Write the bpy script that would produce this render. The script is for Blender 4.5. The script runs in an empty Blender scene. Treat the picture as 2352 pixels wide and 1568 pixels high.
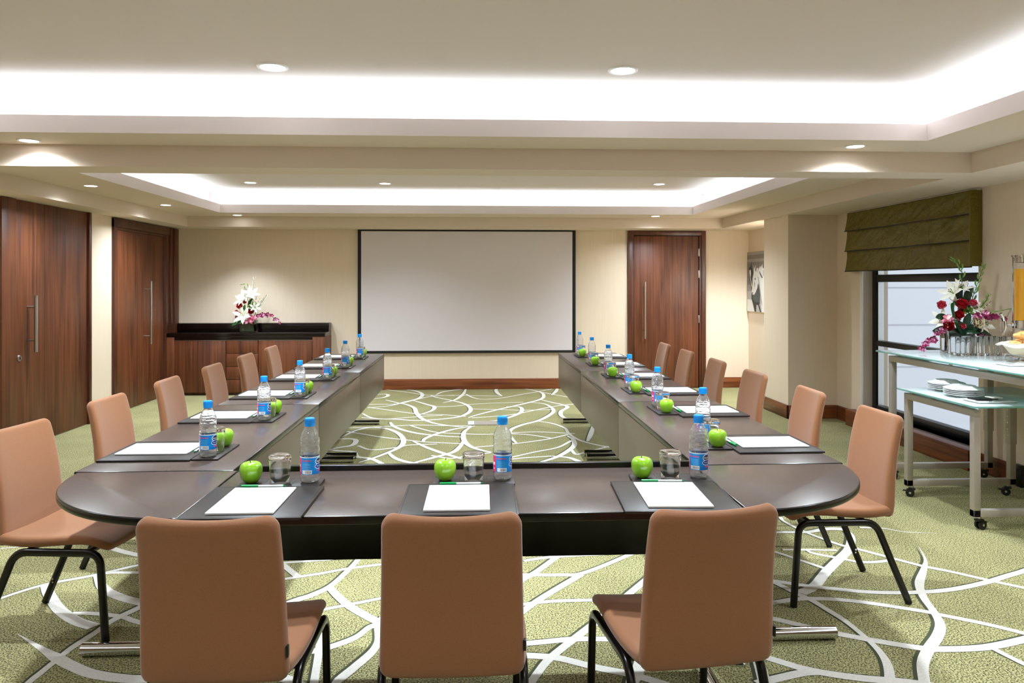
import bpy, bmesh, math, random
from mathutils import Vector, Matrix, noise
random.seed(7)
sc = bpy.context.scene
COL = sc.collection
PI = math.pi

# ------------------------------------------------------------------ camera
FPX = 1756.0                       # focal length in pixels of the 2352 px wide frame
YAW = math.atan(87 / FPX)
cd = bpy.data.cameras.new('camera'); cd.sensor_width = 36; cd.lens = FPX / 2352 * 36
cd.shift_y = -(784 - 652) / 2352; cd.clip_start = 0.05; cd.clip_end = 100
cam = bpy.data.objects.new('camera', cd); COL.objects.link(cam)
cam.location = (0, 0, 1.48); cam.rotation_euler = (PI / 2, 0, -YAW)
sc.camera = cam

# ------------------------------------------------------------------ view, world
sc.view_settings.view_transform = 'Standard'; sc.view_settings.look = 'None'
sc.view_settings.gamma = 1; sc.view_settings.use_curve_mapping = False
sc.view_settings.exposure = 0.5
w = bpy.data.worlds.new('world'); sc.world = w; w.use_nodes = True
w.node_tree.nodes['Background'].inputs[0].default_value = (0.86, 0.93, 1.0, 1)
w.node_tree.nodes['Background'].inputs[1].default_value = 0.85
sc.cycles.max_bounces = 22; sc.cycles.transmission_bounces = 22; sc.cycles.diffuse_bounces = 6
sc.cycles.glossy_bounces = 4; sc.cycles.sample_clamp_indirect = 8.0
sc.cycles.use_denoising = True

# ------------------------------------------------------------------ lights: LED coves
K = dict(cove1=4.2, cove2=2.3, tray=215.0, edge=100.0)
COOL = (0.74, 0.90, 1.0); NEUT = (1.0, 0.97, 0.93)
def area(name, loc, rot, sx, sy, power, color):
    l = bpy.data.lights.new(name, 'AREA'); l.shape = 'RECTANGLE'; l.size = sx; l.size_y = sy
    l.energy = power; l.color = color
    o = bpy.data.objects.new(name, l); COL.objects.link(o); o.location = loc; o.rotation_euler = rot
    return o
# tray rectangles: x0, x1, y0, y1 of the opening in the soffit
TRAYS = [(-3.2, 2.845, -1.6, 4.67), (-3.2, 2.845, 6.05, 9.82)]
def cove_lights(t, per_m):
    x0, x1, y0, y1 = t; z = 2.45; d = 0.09
    a = math.radians(180)
    area('cove_strip_light', ((x0+x1)/2, y1+d, z), (a, 0, 0), x1-x0, 0.05, per_m*(x1-x0), COOL)
    area('cove_strip_light', ((x0+x1)/2, y0-d, z), (a, 0, 0), x1-x0, 0.05, per_m*(x1-x0), COOL)
    area('cove_strip_light', (x0-d, (y0+y1)/2, z), (a, 0, 0), 0.05, y1-y0, per_m*(y1-y0), COOL)
    area('cove_strip_light', (x1+d, (y0+y1)/2, z), (a, 0, 0), 0.05, y1-y0, per_m*(y1-y0), COOL)
cove_lights(TRAYS[0], K['cove1']); cove_lights(TRAYS[1], K['cove2'])

# ------------------------------------------------------------------ helpers
def lin(c):
    return tuple((x/255/12.92) if x/255 <= .04045 else ((x/255+.055)/1.055)**2.4 for x in c) + (1,)
def mat(name, rgb, rough=.5, metal=0, **kw):
    m = bpy.data.materials.new(name); m.use_nodes = True
    nt = m.node_tree; b = nt.nodes['Principled BSDF']
    b.inputs['Base Color'].default_value = lin(rgb); b.inputs['Roughness'].default_value = rough
    b.inputs['Metallic'].default_value = metal
    for k, v in kw.items():
        if k in ('noise', 'bump', 'grain'): continue
        b.inputs[k.replace('_', ' ')].default_value = v
    tc = nt.nodes.new('ShaderNodeTexCoord')
    if 'noise' in kw:                       # (scale, rgb2, low, high[, stretch])
        s, c2, lo, hi = kw['noise'][:4]; st = kw['noise'][4] if len(kw['noise']) > 4 else (1, 1, 1)
        mp = nt.nodes.new('ShaderNodeMapping'); mp.inputs['Scale'].default_value = st
        n = nt.nodes.new('ShaderNodeTexNoise'); n.inputs['Scale'].default_value = s; n.inputs['Detail'].default_value = 3
        r = nt.nodes.new('ShaderNodeValToRGB'); r.color_ramp.elements[0].position = lo; r.color_ramp.elements[1].position = hi
        r.color_ramp.elements[0].color = lin(rgb); r.color_ramp.elements[1].color = lin(c2)
        nt.links.new(tc.outputs['Object'], mp.inputs[0]); nt.links.new(mp.outputs[0], n.inputs['Vector'])
        nt.links.new(n.outputs['Fac'], r.inputs[0]); nt.links.new(r.outputs[0], b.inputs['Base Color'])
    if 'bump' in kw:                        # (scale, strength, distance)
        s, st, di = kw['bump']
        n = nt.nodes.new('ShaderNodeTexNoise'); n.inputs['Scale'].default_value = s; n.inputs['Detail'].default_value = 2
        bp = nt.nodes.new('ShaderNodeBump'); bp.inputs['Strength'].default_value = st; bp.inputs['Distance'].default_value = di
        nt.links.new(tc.outputs['Object'], n.inputs['Vector']); nt.links.new(n.outputs['Fac'], bp.inputs['Height'])
        nt.links.new(bp.outputs[0], b.inputs['Normal'])
    return m
def wood(name, dark, light, rough=.35, axis=2, sc_=1.0):
    """veneer: streaks stretched along one axis, broken by a slow figure"""
    m = mat(name, dark, rough); nt = m.node_tree; b = nt.nodes['Principled BSDF']
    tc = nt.nodes['Texture Coordinate'] if 'Texture Coordinate' in nt.nodes else nt.nodes.new('ShaderNodeTexCoord')
    def nz(scale, stretch, detail):
        mp = nt.nodes.new('ShaderNodeMapping'); s = [1, 1, 1]; s[axis] = stretch; mp.inputs['Scale'].default_value = s
        n = nt.nodes.new('ShaderNodeTexNoise'); n.inputs['Scale'].default_value = scale*sc_; n.inputs['Detail'].default_value = detail
        n.inputs['Distortion'].default_value = .4
        nt.links.new(tc.outputs['Object'], mp.inputs[0]); nt.links.new(mp.outputs[0], n.inputs['Vector']); return n
    n1 = nz(34, .035, 5); n2 = nz(4.5, .18, 3)
    mx = nt.nodes.new('ShaderNodeMath'); mx.operation = 'MULTIPLY_ADD'; mx.inputs[1].default_value = .55
    nt.links.new(n1.outputs['Fac'], mx.inputs[0])
    m2 = nt.nodes.new('ShaderNodeMath'); m2.operation = 'MULTIPLY'; m2.inputs[1].default_value = .45
    nt.links.new(n2.outputs['Fac'], m2.inputs[0]); nt.links.new(m2.outputs[0], mx.inputs[2])
    r = nt.nodes.new('ShaderNodeValToRGB'); r.color_ramp.elements[0].position = .36; r.color_ramp.elements[1].position = .64
    r.color_ramp.elements[0].color = lin(dark); r.color_ramp.elements[1].color = lin(light)
    nt.links.new(mx.outputs[0], r.inputs[0]); nt.links.new(r.outputs[0], b.inputs['Base Color'])
    return m
def emis(name, rgb, strength):
    m = bpy.data.materials.new(name); m.use_nodes = True; b = m.node_tree.nodes['Principled BSDF']
    b.inputs['Base Color'].default_value = (0, 0, 0, 1)
    b.inputs['Emission Color'].default_value = lin(rgb); b.inputs['Emission Strength'].default_value = strength
    return m

M = {}
M['wall'] = mat('wall_paper', (225, 207, 185), .85, noise=(6, (222, 204, 182), .35, .7, (8, 8, .5)))
M['wall_white'] = mat('wall_white', (228, 224, 218), .85)
M['ceil'] = mat('ceiling_paint', (219, 203, 187), .9)  # darker, warmer tone puts shade into the soffits and beam
M['ceil_white'] = mat('ceiling_white', (225, 214, 211), .9)
M['wood'] = wood('walnut_veneer', (62, 27, 11), (118, 64, 34), .46)
M['wood_frame'] = wood('walnut_frame', (52, 22, 12), (96, 50, 28), .38)
M['wood_base'] = wood('walnut_baseboard', (78, 36, 14), (136, 76, 40), .4, axis=1)
M['wood_base_x'] = wood('walnut_baseboard_x', (88, 40, 16), (150, 84, 42), .4, axis=0)
M['darkwood'] = wood('dark_gloss_wood', (8, 4, 4), (17, 8, 7), .16, axis=0)
M['steel'] = mat('brushed_steel', (196, 194, 190), .28, 1)
M['chrome'] = mat('chrome', (214, 216, 218), .07, 1)
M['cart'] = mat('champagne_metal', (176, 166, 155), .42, .35)
M['black'] = mat('black_plastic', (10, 10, 11), .35)
M['blackmetal'] = mat('black_metal', (20, 15, 14), .25, .3)
M['winframe'] = mat('window_black_metal', (16, 17, 20), .35)
M['laminate'] = mat('wenge_laminate', (74, 61, 55), .27)
M['panel'] = mat('panel_laminate', (92, 80, 66), .33, 0)  # table laminate again, lighter and olive as if reflecting the carpet
M['edge'] = mat('black_edge', (9, 8, 8), .22)
M['fabric'] = mat('chair_fabric', (156, 102, 62), .85, 0, noise=(900, (130, 82, 48), .3, .7), bump=(1400, .35, .0006), Sheen_Weight=.25, Sheen_Roughness=.5)
M['leather'] = mat('black_leather', (40, 34, 32), .38, 0, bump=(900, .25, .0006))
M['stitch'] = mat('stitch_dark', (16, 13, 12), .6)
M['paper'] = mat('white_paper', (248, 248, 246), .7)
M['papergrey'] = mat('print_grey', (186, 188, 186), .7)
M['cap'] = mat('cap_blue', (8, 142, 222), .35)
M['plastic'] = mat('clear_bottle', (252, 253, 255), .0, 0, Transmission_Weight=.96, IOR=1.42)
M['glass'] = mat('tumbler_glass', (250, 252, 252), .0, 0, Transmission_Weight=1.0, IOR=1.45)
M['tallglass'] = mat('tall_clear_glass', (252, 253, 253), .0, 0, Transmission_Weight=1.0, IOR=1.28)
M['winglass'] = mat('pane_glass', (245, 250, 252), .0, 0, Transmission_Weight=1.0, IOR=1.02)
M['frost'] = mat('frosted_glass', (238, 248, 250), .12, 0, Transmission_Weight=.35, IOR=1.3)
M['frostedge'] = mat('glass_edge', (150, 214, 206), .2, 0, Transmission_Weight=.4, IOR=1.4)
M['apple'] = mat('apple_skin', (116, 178, 26), .22, 0, noise=(9, (160, 204, 52), .3, .75, (1, 1, .6)), Coat_Weight=.4)
M['stem'] = mat('stem_brown', (74, 60, 30), .7)
M['penwhite'] = mat('pen_white', (236, 240, 238), .3)
M['pengreen'] = mat('pen_green', (16, 148, 74), .3)
M['blind'] = mat('olive_silk', (104, 92, 22), .42, 0, Specular_IOR_Level=.35, bump=(26, .5, .02))
M['piping'] = mat('dark_piping', (26, 20, 20), .6)
M['porcelain'] = mat('porcelain', (244, 246, 246), .15)
M['juice'] = mat('orange_juice', (255, 186, 4), .12, 0, noise=(14, (240, 158, 0), .35, .7, (1, 1, .2)))
M['cloth'] = mat('white_napkin', (240, 238, 232), .8, 0, bump=(40, .4, .01))
M['wicker'] = mat('cream_wicker', (222, 208, 178), .7)
M['bread'] = mat('croissant_crust', (214, 148, 72), .5, 0, noise=(30, (240, 202, 140), .35, .65), bump=(60, .5, .01))
M['screen'] = mat('screen_fabric', (218, 210, 214), .8)
M['bezel'] = mat('screen_black', (8, 8, 10), .6)
M['carpetwhite'] = mat('carpet_cream', (226, 222, 214), .95, 0, noise=(220, (206, 200, 190), .35, .7), bump=(420, .5, .004))
M['carpetdark'] = mat('carpet_olive_dark', (62, 66, 40), .95, 0, bump=(420, .5, .004))
M['lens'] = emis('downlight_lens', (250, 252, 255), 18)
M['ringwhite'] = mat('downlight_ring', (236, 236, 236), .4)
M['outwall'] = mat('outdoor_white_panel', (236, 236, 240), .8)
M['outjoint'] = mat('panel_joint', (190, 188, 196), .8)
M['leaf'] = mat('leaf_green', (34, 92, 34), .4)
M['leafdark'] = mat('leaf_dark', (14, 52, 26), .35)
M['leaflight'] = mat('bud_green', (132, 178, 84), .5)
M['lily'] = mat('lily_white', (242, 240, 226), .5)
M['rosered'] = mat('rose_red', (170, 14, 26), .5)
M['rosepink'] = mat('rose_pink', (214, 78, 96), .5)
M['pink'] = mat('carnation_pink', (240, 158, 186), .6)
M['orchid'] = mat('orchid_magenta', (136, 22, 74), .5)
M['orchidlight'] = mat('orchid_light', (226, 160, 196), .5)
M['creamrose'] = mat('rose_cream', (232, 218, 186), .55)
M['twig'] = mat('twig_brown', (84, 66, 44), .7)
for k, c in dict(h_bg=(120, 112, 108), h_bg2=(176, 172, 170), h_bg3=(150, 144, 140), h_dark=(34, 34, 36), h_mid=(70, 76, 76), h_white=(226, 224, 220), h_grey=(150, 146, 142)).items():
    M[k] = mat('print_' + k[2:], c, .6)

# carpet ground: fine two tone speckle
def carpet():
    m = mat('carpet_green', (158, 164, 106), .95); nt = m.node_tree; b = nt.nodes['Principled BSDF']
    tc = [n for n in nt.nodes if n.type == 'TEX_COORD'][0]
    n = nt.nodes.new('ShaderNodeTexNoise'); n.inputs['Scale'].default_value = 150; n.inputs['Detail'].default_value = 2.5
    n2 = nt.nodes.new('ShaderNodeTexNoise'); n2.inputs['Scale'].default_value = 2.2; n2.inputs['Detail'].default_value = 3
    r = nt.nodes.new('ShaderNodeValToRGB')
    e = r.color_ramp.elements; e[0].position = .41; e[0].color = lin((64, 60, 34)); e[1].position = .59; e[1].color = lin((176, 170, 122))
    x = e.new(.48); x.color = lin((132, 127, 80))
    ma = nt.nodes.new('ShaderNodeMath'); ma.operation = 'MULTIPLY_ADD'; ma.inputs[1].default_value = .10; 
    nt.links.new(tc.outputs['Object'], n.inputs['Vector']); nt.links.new(tc.outputs['Object'], n2.inputs['Vector'])
    nt.links.new(n2.outputs['Fac'], ma.inputs[0]); ad = nt.nodes.new('ShaderNodeMath'); ad.operation = 'SUBTRACT'; ad.inputs[1].default_value = .05
    nt.links.new(n.outputs['Fac'], ad.inputs[0]); nt.links.new(ad.outputs[0], ma.inputs[2]); nt.links.new(ma.outputs[0], r.inputs[0])
    nt.links.new(r.outputs[0], b.inputs['Base Color'])
    bp = nt.nodes.new('ShaderNodeBump'); bp.inputs['Strength'].default_value = .5; bp.inputs['Distance'].default_value = .004
    nt.links.new(n.outputs['Fac'], bp.inputs['Height']); nt.links.new(bp.outputs[0], b.inputs['Normal'])
    return m
M['carpet'] = carpet()

# bottle label: blue field, pink strip, bar code, white ringed navy oval
def label_mat():
    m = bpy.data.materials.new('bottle_label'); m.use_nodes = True; nt = m.node_tree; b = nt.nodes['Principled BSDF']
    b.inputs['Roughness'].default_value = .35
    tc = nt.nodes.new('ShaderNodeTexCoord'); sp = nt.nodes.new('ShaderNodeSeparateXYZ'); nt.links.new(tc.outputs['Object'], sp.inputs[0])
    def mth(op, a, c=None, d=None):
        n = nt.nodes.new('ShaderNodeMath'); n.operation = op
        for i, v in enumerate((a, c, d)):
            if v is None: continue
            if isinstance(v, (int, float)): n.inputs[i].default_value = v
            else: nt.links.new(v, n.inputs[i])
        return n.outputs[0]
    ny = mth('MULTIPLY', sp.outputs[1], -1.0)
    phi = mth('ARCTAN2', sp.outputs[0], ny); z = sp.outputs[2]
    def box(lo, hi, v): return mth('MULTIPLY', mth('GREATER_THAN', v, lo), mth('LESS_THAN', v, hi))
    def mix(f, a, c):
        n = nt.nodes.new('ShaderNodeMix'); n.data_type = 'RGBA'; nt.links.new(f, n.inputs[0])
        for s, v in ((6, a), (7, c)):
            if isinstance(v, tuple): n.inputs[s].default_value = lin(v)
            else: nt.links.new(v, n.inputs[s])
        return n.outputs[2]
    t = mth('DIVIDE', mth('SUBTRACT', z, .034), .064)
    dark = mth('MULTIPLY', mth('ADD', mth('MULTIPLY', t, -1.2), mth('MULTIPLY', phi, .5)), 1.0)
    cl = nt.nodes.new('ShaderNodeClamp'); nt.links.new(dark, cl.inputs[0])
    c = mix(cl.outputs[0], (0, 140, 222), (0, 34, 140))
    c = mix(mth('MULTIPLY', box(-1.35, -.78, phi), mth('LESS_THAN', z, .0935)), c, (232, 58, 112))
    c = mix(mth('MULTIPLY', box(-1.3, -.95, phi), box(.060, .070, z)), c, (244, 236, 240))
    c = mix(mth('MULTIPLY', box(-1.2, -1.0, phi), box(.044, .049, z)), c, (244, 220, 230))
    c = mix(mth('MULTIPLY', box(-.68, .38, phi), box(.0825, .0862, z)), c, (226, 70, 130))
    c = mix(mth('MULTIPLY', box(-.62, .42, phi), box(.036, .050, z)), c, (246, 248, 250))
    bars = mth('GREATER_THAN', mth('SINE', mth('MULTIPLY', phi, 75.0)), .1)
    c = mix(mth('MULTIPLY', mth('MULTIPLY', box(-.3, .36, phi), box(.0385, .0475, z)), bars), c, (30, 36, 60))
    for k in range(4):
        c = mix(mth('MULTIPLY', box(-.6, .3, phi), box(.0545 + k*.0058, .0562 + k*.0058, z)), c, (90, 190, 240))
    for s in (0, 1):                       # two ovals: front of the label and its back
        pc = mth('SUBTRACT', mth('WRAP', mth('SUBTRACT', phi, 1.35 - s*3.3), PI, -PI), 0.0)
        def ell(cz, rp, rz):
            return mth('LESS_THAN', mth('ADD', mth('POWER', mth('ABSOLUTE', mth('DIVIDE', pc, rp)), 2.0), mth('POWER', mth('ABSOLUTE', mth('DIVIDE', mth('SUBTRACT', z, cz), rz)), 2.0)), 1.0)
        c = mix(ell(.080, .56, .0135), c, (240, 246, 250)); c = mix(ell(.080, .49, .0112), c, (4, 18, 84))
        c = mix(ell(.062, .62, .0105), c, (240, 246, 250)); c = mix(ell(.062, .56, .0086), c, (6, 50, 150))
        c = mix(mth('MULTIPLY', mth('LESS_THAN', mth('ABSOLUTE', pc), .3), box(.044, .049, z)), c, (226, 60, 90))
    c = mix(mth('GREATER_THAN', z, .0945), c, (222, 236, 246))
    nt.links.new(c, b.inputs['Base Color'])
    return m
M['label'] = label_mat()

class MB:
    """mesh collector with material slots"""
    def __init__(s): s.bm = bmesh.new(); s.slots = []
    def slot(s, m):
        if m not in s.slots: s.slots.append(m)
        return s.slots.index(m)
    def face(s, vs, m, smooth=False):
        try: f = s.bm.faces.new(vs)
        except ValueError: return None
        f.material_index = s.slot(m); f.smooth = smooth; return f
    def box(s, x0, x1, y0, y1, z0, z1, m, bev=0, top=None, seg=2, mt=None):
        t = bmesh.new(); bmesh.ops.create_cube(t, size=1)
        for v in t.verts:
            v.co = Vector(((x0+x1)/2 + v.co.x*(x1-x0), (y0+y1)/2 + v.co.y*(y1-y0), (z0+z1)/2 + v.co.z*(z1-z0)))
        if bev: bmesh.ops.bevel(t, geom=t.edges[:], offset=bev, segments=seg, affect='EDGES', clamp_overlap=True, profile=.5)
        t.normal_update()
        s.merge(t, m, mt, top)
    def merge(s, t, m, mt=None, top=None):
        vm = {}
        for v in t.verts: vm[v] = s.bm.verts.new(mt @ v.co if mt else v.co)
        for f in t.faces:
            mm = top if (top and f.normal.z > .95) else m
            s.face([vm[v] for v in f.verts], mm, True)
        t.free()
    def prism(s, poly, z0, z1, m, bev=0, top=None, mt=None, seg=2):
        t = bmesh.new(); vs = [t.verts.new((x, y, z0)) for x, y in poly]
        f = t.faces.new(vs); f.normal_update()
        if f.normal.z > 0: f.normal_flip()
        r = bmesh.ops.extrude_face_region(t, geom=[f])
        for e in r['geom']:
            if isinstance(e, bmesh.types.BMVert): e.co.z = z1
        t.normal_update()
        bmesh.ops.recalc_face_normals(t, faces=t.faces[:])
        if bev:
            ed = [e for e in t.edges if abs(e.verts[0].co.z - e.verts[1].co.z) < 1e-6]
            bmesh.ops.bevel(t, geom=ed, offset=bev, segments=seg, affect='EDGES', profile=.5)
        t.normal_update(); s.merge(t, m, mt, top)
    def lathe(s, prof, m, seg=24, c=(0, 0, 0), axis=None, mats=None):
        rings = []
        R = Matrix.Identity(3)
        if axis is not None: R = Vector((0, 0, 1)).rotation_difference(Vector(axis).normalized()).to_matrix()
        C0 = Vector(c)
        for r, z in prof:
            if r < 1e-6: rings.append([s.bm.verts.new(C0 + R @ Vector((0, 0, z)))])
            else: rings.append([s.bm.verts.new(C0 + R @ Vector((r*math.cos(2*PI*k/seg), r*math.sin(2*PI*k/seg), z))) for k in range(seg)])
        for i in range(len(rings)-1):
            a, b = rings[i], rings[i+1]; mm = mats[i] if mats else m
            for k in range(seg):
                k2 = (k+1) % seg
                if len(a) == 1 and len(b) == 1: continue
                if len(a) == 1: s.face([a[0], b[k2], b[k]][::-1], mm, True)
                elif len(b) == 1: s.face([a[k], a[k2], b[0]], mm, True)
                else: s.face([a[k], a[k2], b[k2], b[k]], mm, True)
    def tube(s, path, r, m, seg=8, r2=None, up=(0, 0, 1), caps=True):
        P = [Vector(p) for p in path]; n = len(P); rings = []
        rr = r if isinstance(r, (list, tuple)) else [r]*n
        prev = None
        for i in range(n):
            t = (P[min(i+1, n-1)] - P[max(i-1, 0)]).normalized()
            if prev is None:
                u = Vector(up)
                if abs(u.dot(t)) > .95: u = Vector((1, 0, 0))
                a = (u - t*u.dot(t)).normalized()
            else: a = (prev - t*prev.dot(t)).normalized()
            prev = a; b = t.cross(a); ry = (r2 if r2 else rr[i])
            rings.append([s.bm.verts.new(P[i] + a*(math.cos(2*PI*k/seg)*rr[i]) + b*(math.sin(2*PI*k/seg)*ry)) for k in range(seg)])
        for i in range(n-1):
            for k in range(seg):
                k2 = (k+1) % seg; s.face([rings[i][k], rings[i][k2], rings[i+1][k2], rings[i+1][k]], m, True)
        if caps: s.face(rings[0][::-1], m); s.face(rings[-1], m)
    def sweep(s, rings, m, smooth=True):
        R = [[s.bm.verts.new(p) for p in r] for r in rings]; n = len(R[0])
        for i in range(len(R)-1):
            for k in range(n):
                k2 = (k+1) % n; s.face([R[i][k], R[i][k2], R[i+1][k2], R[i+1][k]], m, smooth)
        s.face(R[0][::-1], m, smooth); s.face(R[-1], m, smooth)
    def grid(s, fn, nu, nv, m, smooth=True):
        G = [[s.bm.verts.new(fn(i/nu, j/nv)) for j in range(nv+1)] for i in range(nu+1)]
        for i in range(nu):
            for j in range(nv): s.face([G[i][j], G[i+1][j], G[i+1][j+1], G[i][j+1]], m, smooth)
    def ball(s, c, r, m, seg=10, sq=(1, 1, 1)):
        c = Vector(c); n = seg//2
        pr = [(math.sin(PI*i/n), -math.cos(PI*i/n)) for i in range(n+1)]
        t = MB(); t.lathe([(a*r, b*r) for a, b in pr], m, seg)
        vm = {v: s.bm.verts.new(c + Vector((v.co.x*sq[0], v.co.y*sq[1], v.co.z*sq[2]))) for v in t.bm.verts}
        for f in t.bm.faces: s.face([vm[v] for v in f.verts], m, True)
    def build(s, name, parent=None, angle=38, recalc=True):
        if recalc: bmesh.ops.recalc_face_normals(s.bm, faces=s.bm.faces[:])
        me = bpy.data.meshes.new(name); s.bm.to_mesh(me); s.bm.free()
        for m in s.slots: me.materials.append(M[m])
        me.set_sharp_from_angle(angle=math.radians(angle))
        o = bpy.data.objects.new(name, me); COL.objects.link(o)
        if parent: o.parent = parent
        return o

def thing(name, label, cat, loc=(0, 0, 0), rz=0, group=None):
    o = bpy.data.objects.new(name, None); o.empty_display_size = .1; COL.objects.link(o)
    o.location = loc; o.rotation_euler = (0, 0, rz); return tag(o, label, cat, group)
def tag(o, label, cat, group=None):
    o['label'] = label; o['category'] = cat
    if group: o['group'] = group
    return o
def struct(o): o['kind'] = 'structure'; return o
def dup(root, loc, rz, label, group=None):
    def cp(o, parent):
        c = o.copy(); COL.objects.link(c)
        if parent: c.parent = parent
        for ch in list(kids.get(o, ())): cp(ch, c)
        return c
    kids = {}
    def walk(o):
        kids[o] = list(o.children)
        for c in kids[o]: walk(c)
    walk(root)
    r = cp(root, None); r.location = loc; r.rotation_euler = (0, 0, rz); r['label'] = label
    if group: r['group'] = group
    return r
def fillet(P, r, n=6):
    P = [Vector(p) for p in P]; out = [P[0]]
    for i in range(1, len(P)-1):
        a, b, c = P[i-1], P[i], P[i+1]; u = (a-b).normalized(); v = (c-b).normalized()
        d = min(r, (a-b).length*.49, (c-b).length*.49)
        for k in range(n+1):
            t = k/n; out.append((b+u*d)*(1-t)**2 + b*2*t*(1-t) + (b+v*d)*t*t)
    out.append(P[-1]); return out

# ================================================================== SETTING
XL, XR, YB, YF = -4.09, 4.0, 10.78, -2.8      # left wall, right wall, back wall, wall behind the camera
ZB, ZS, ZL, ZT = 2.24, 2.38, 2.485, 2.67      # bulkhead underside, soffit, cove lip, tray ceiling
XBL, XBR, YBB = -3.79, 3.40, 10.32            # bulkhead faces

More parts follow.
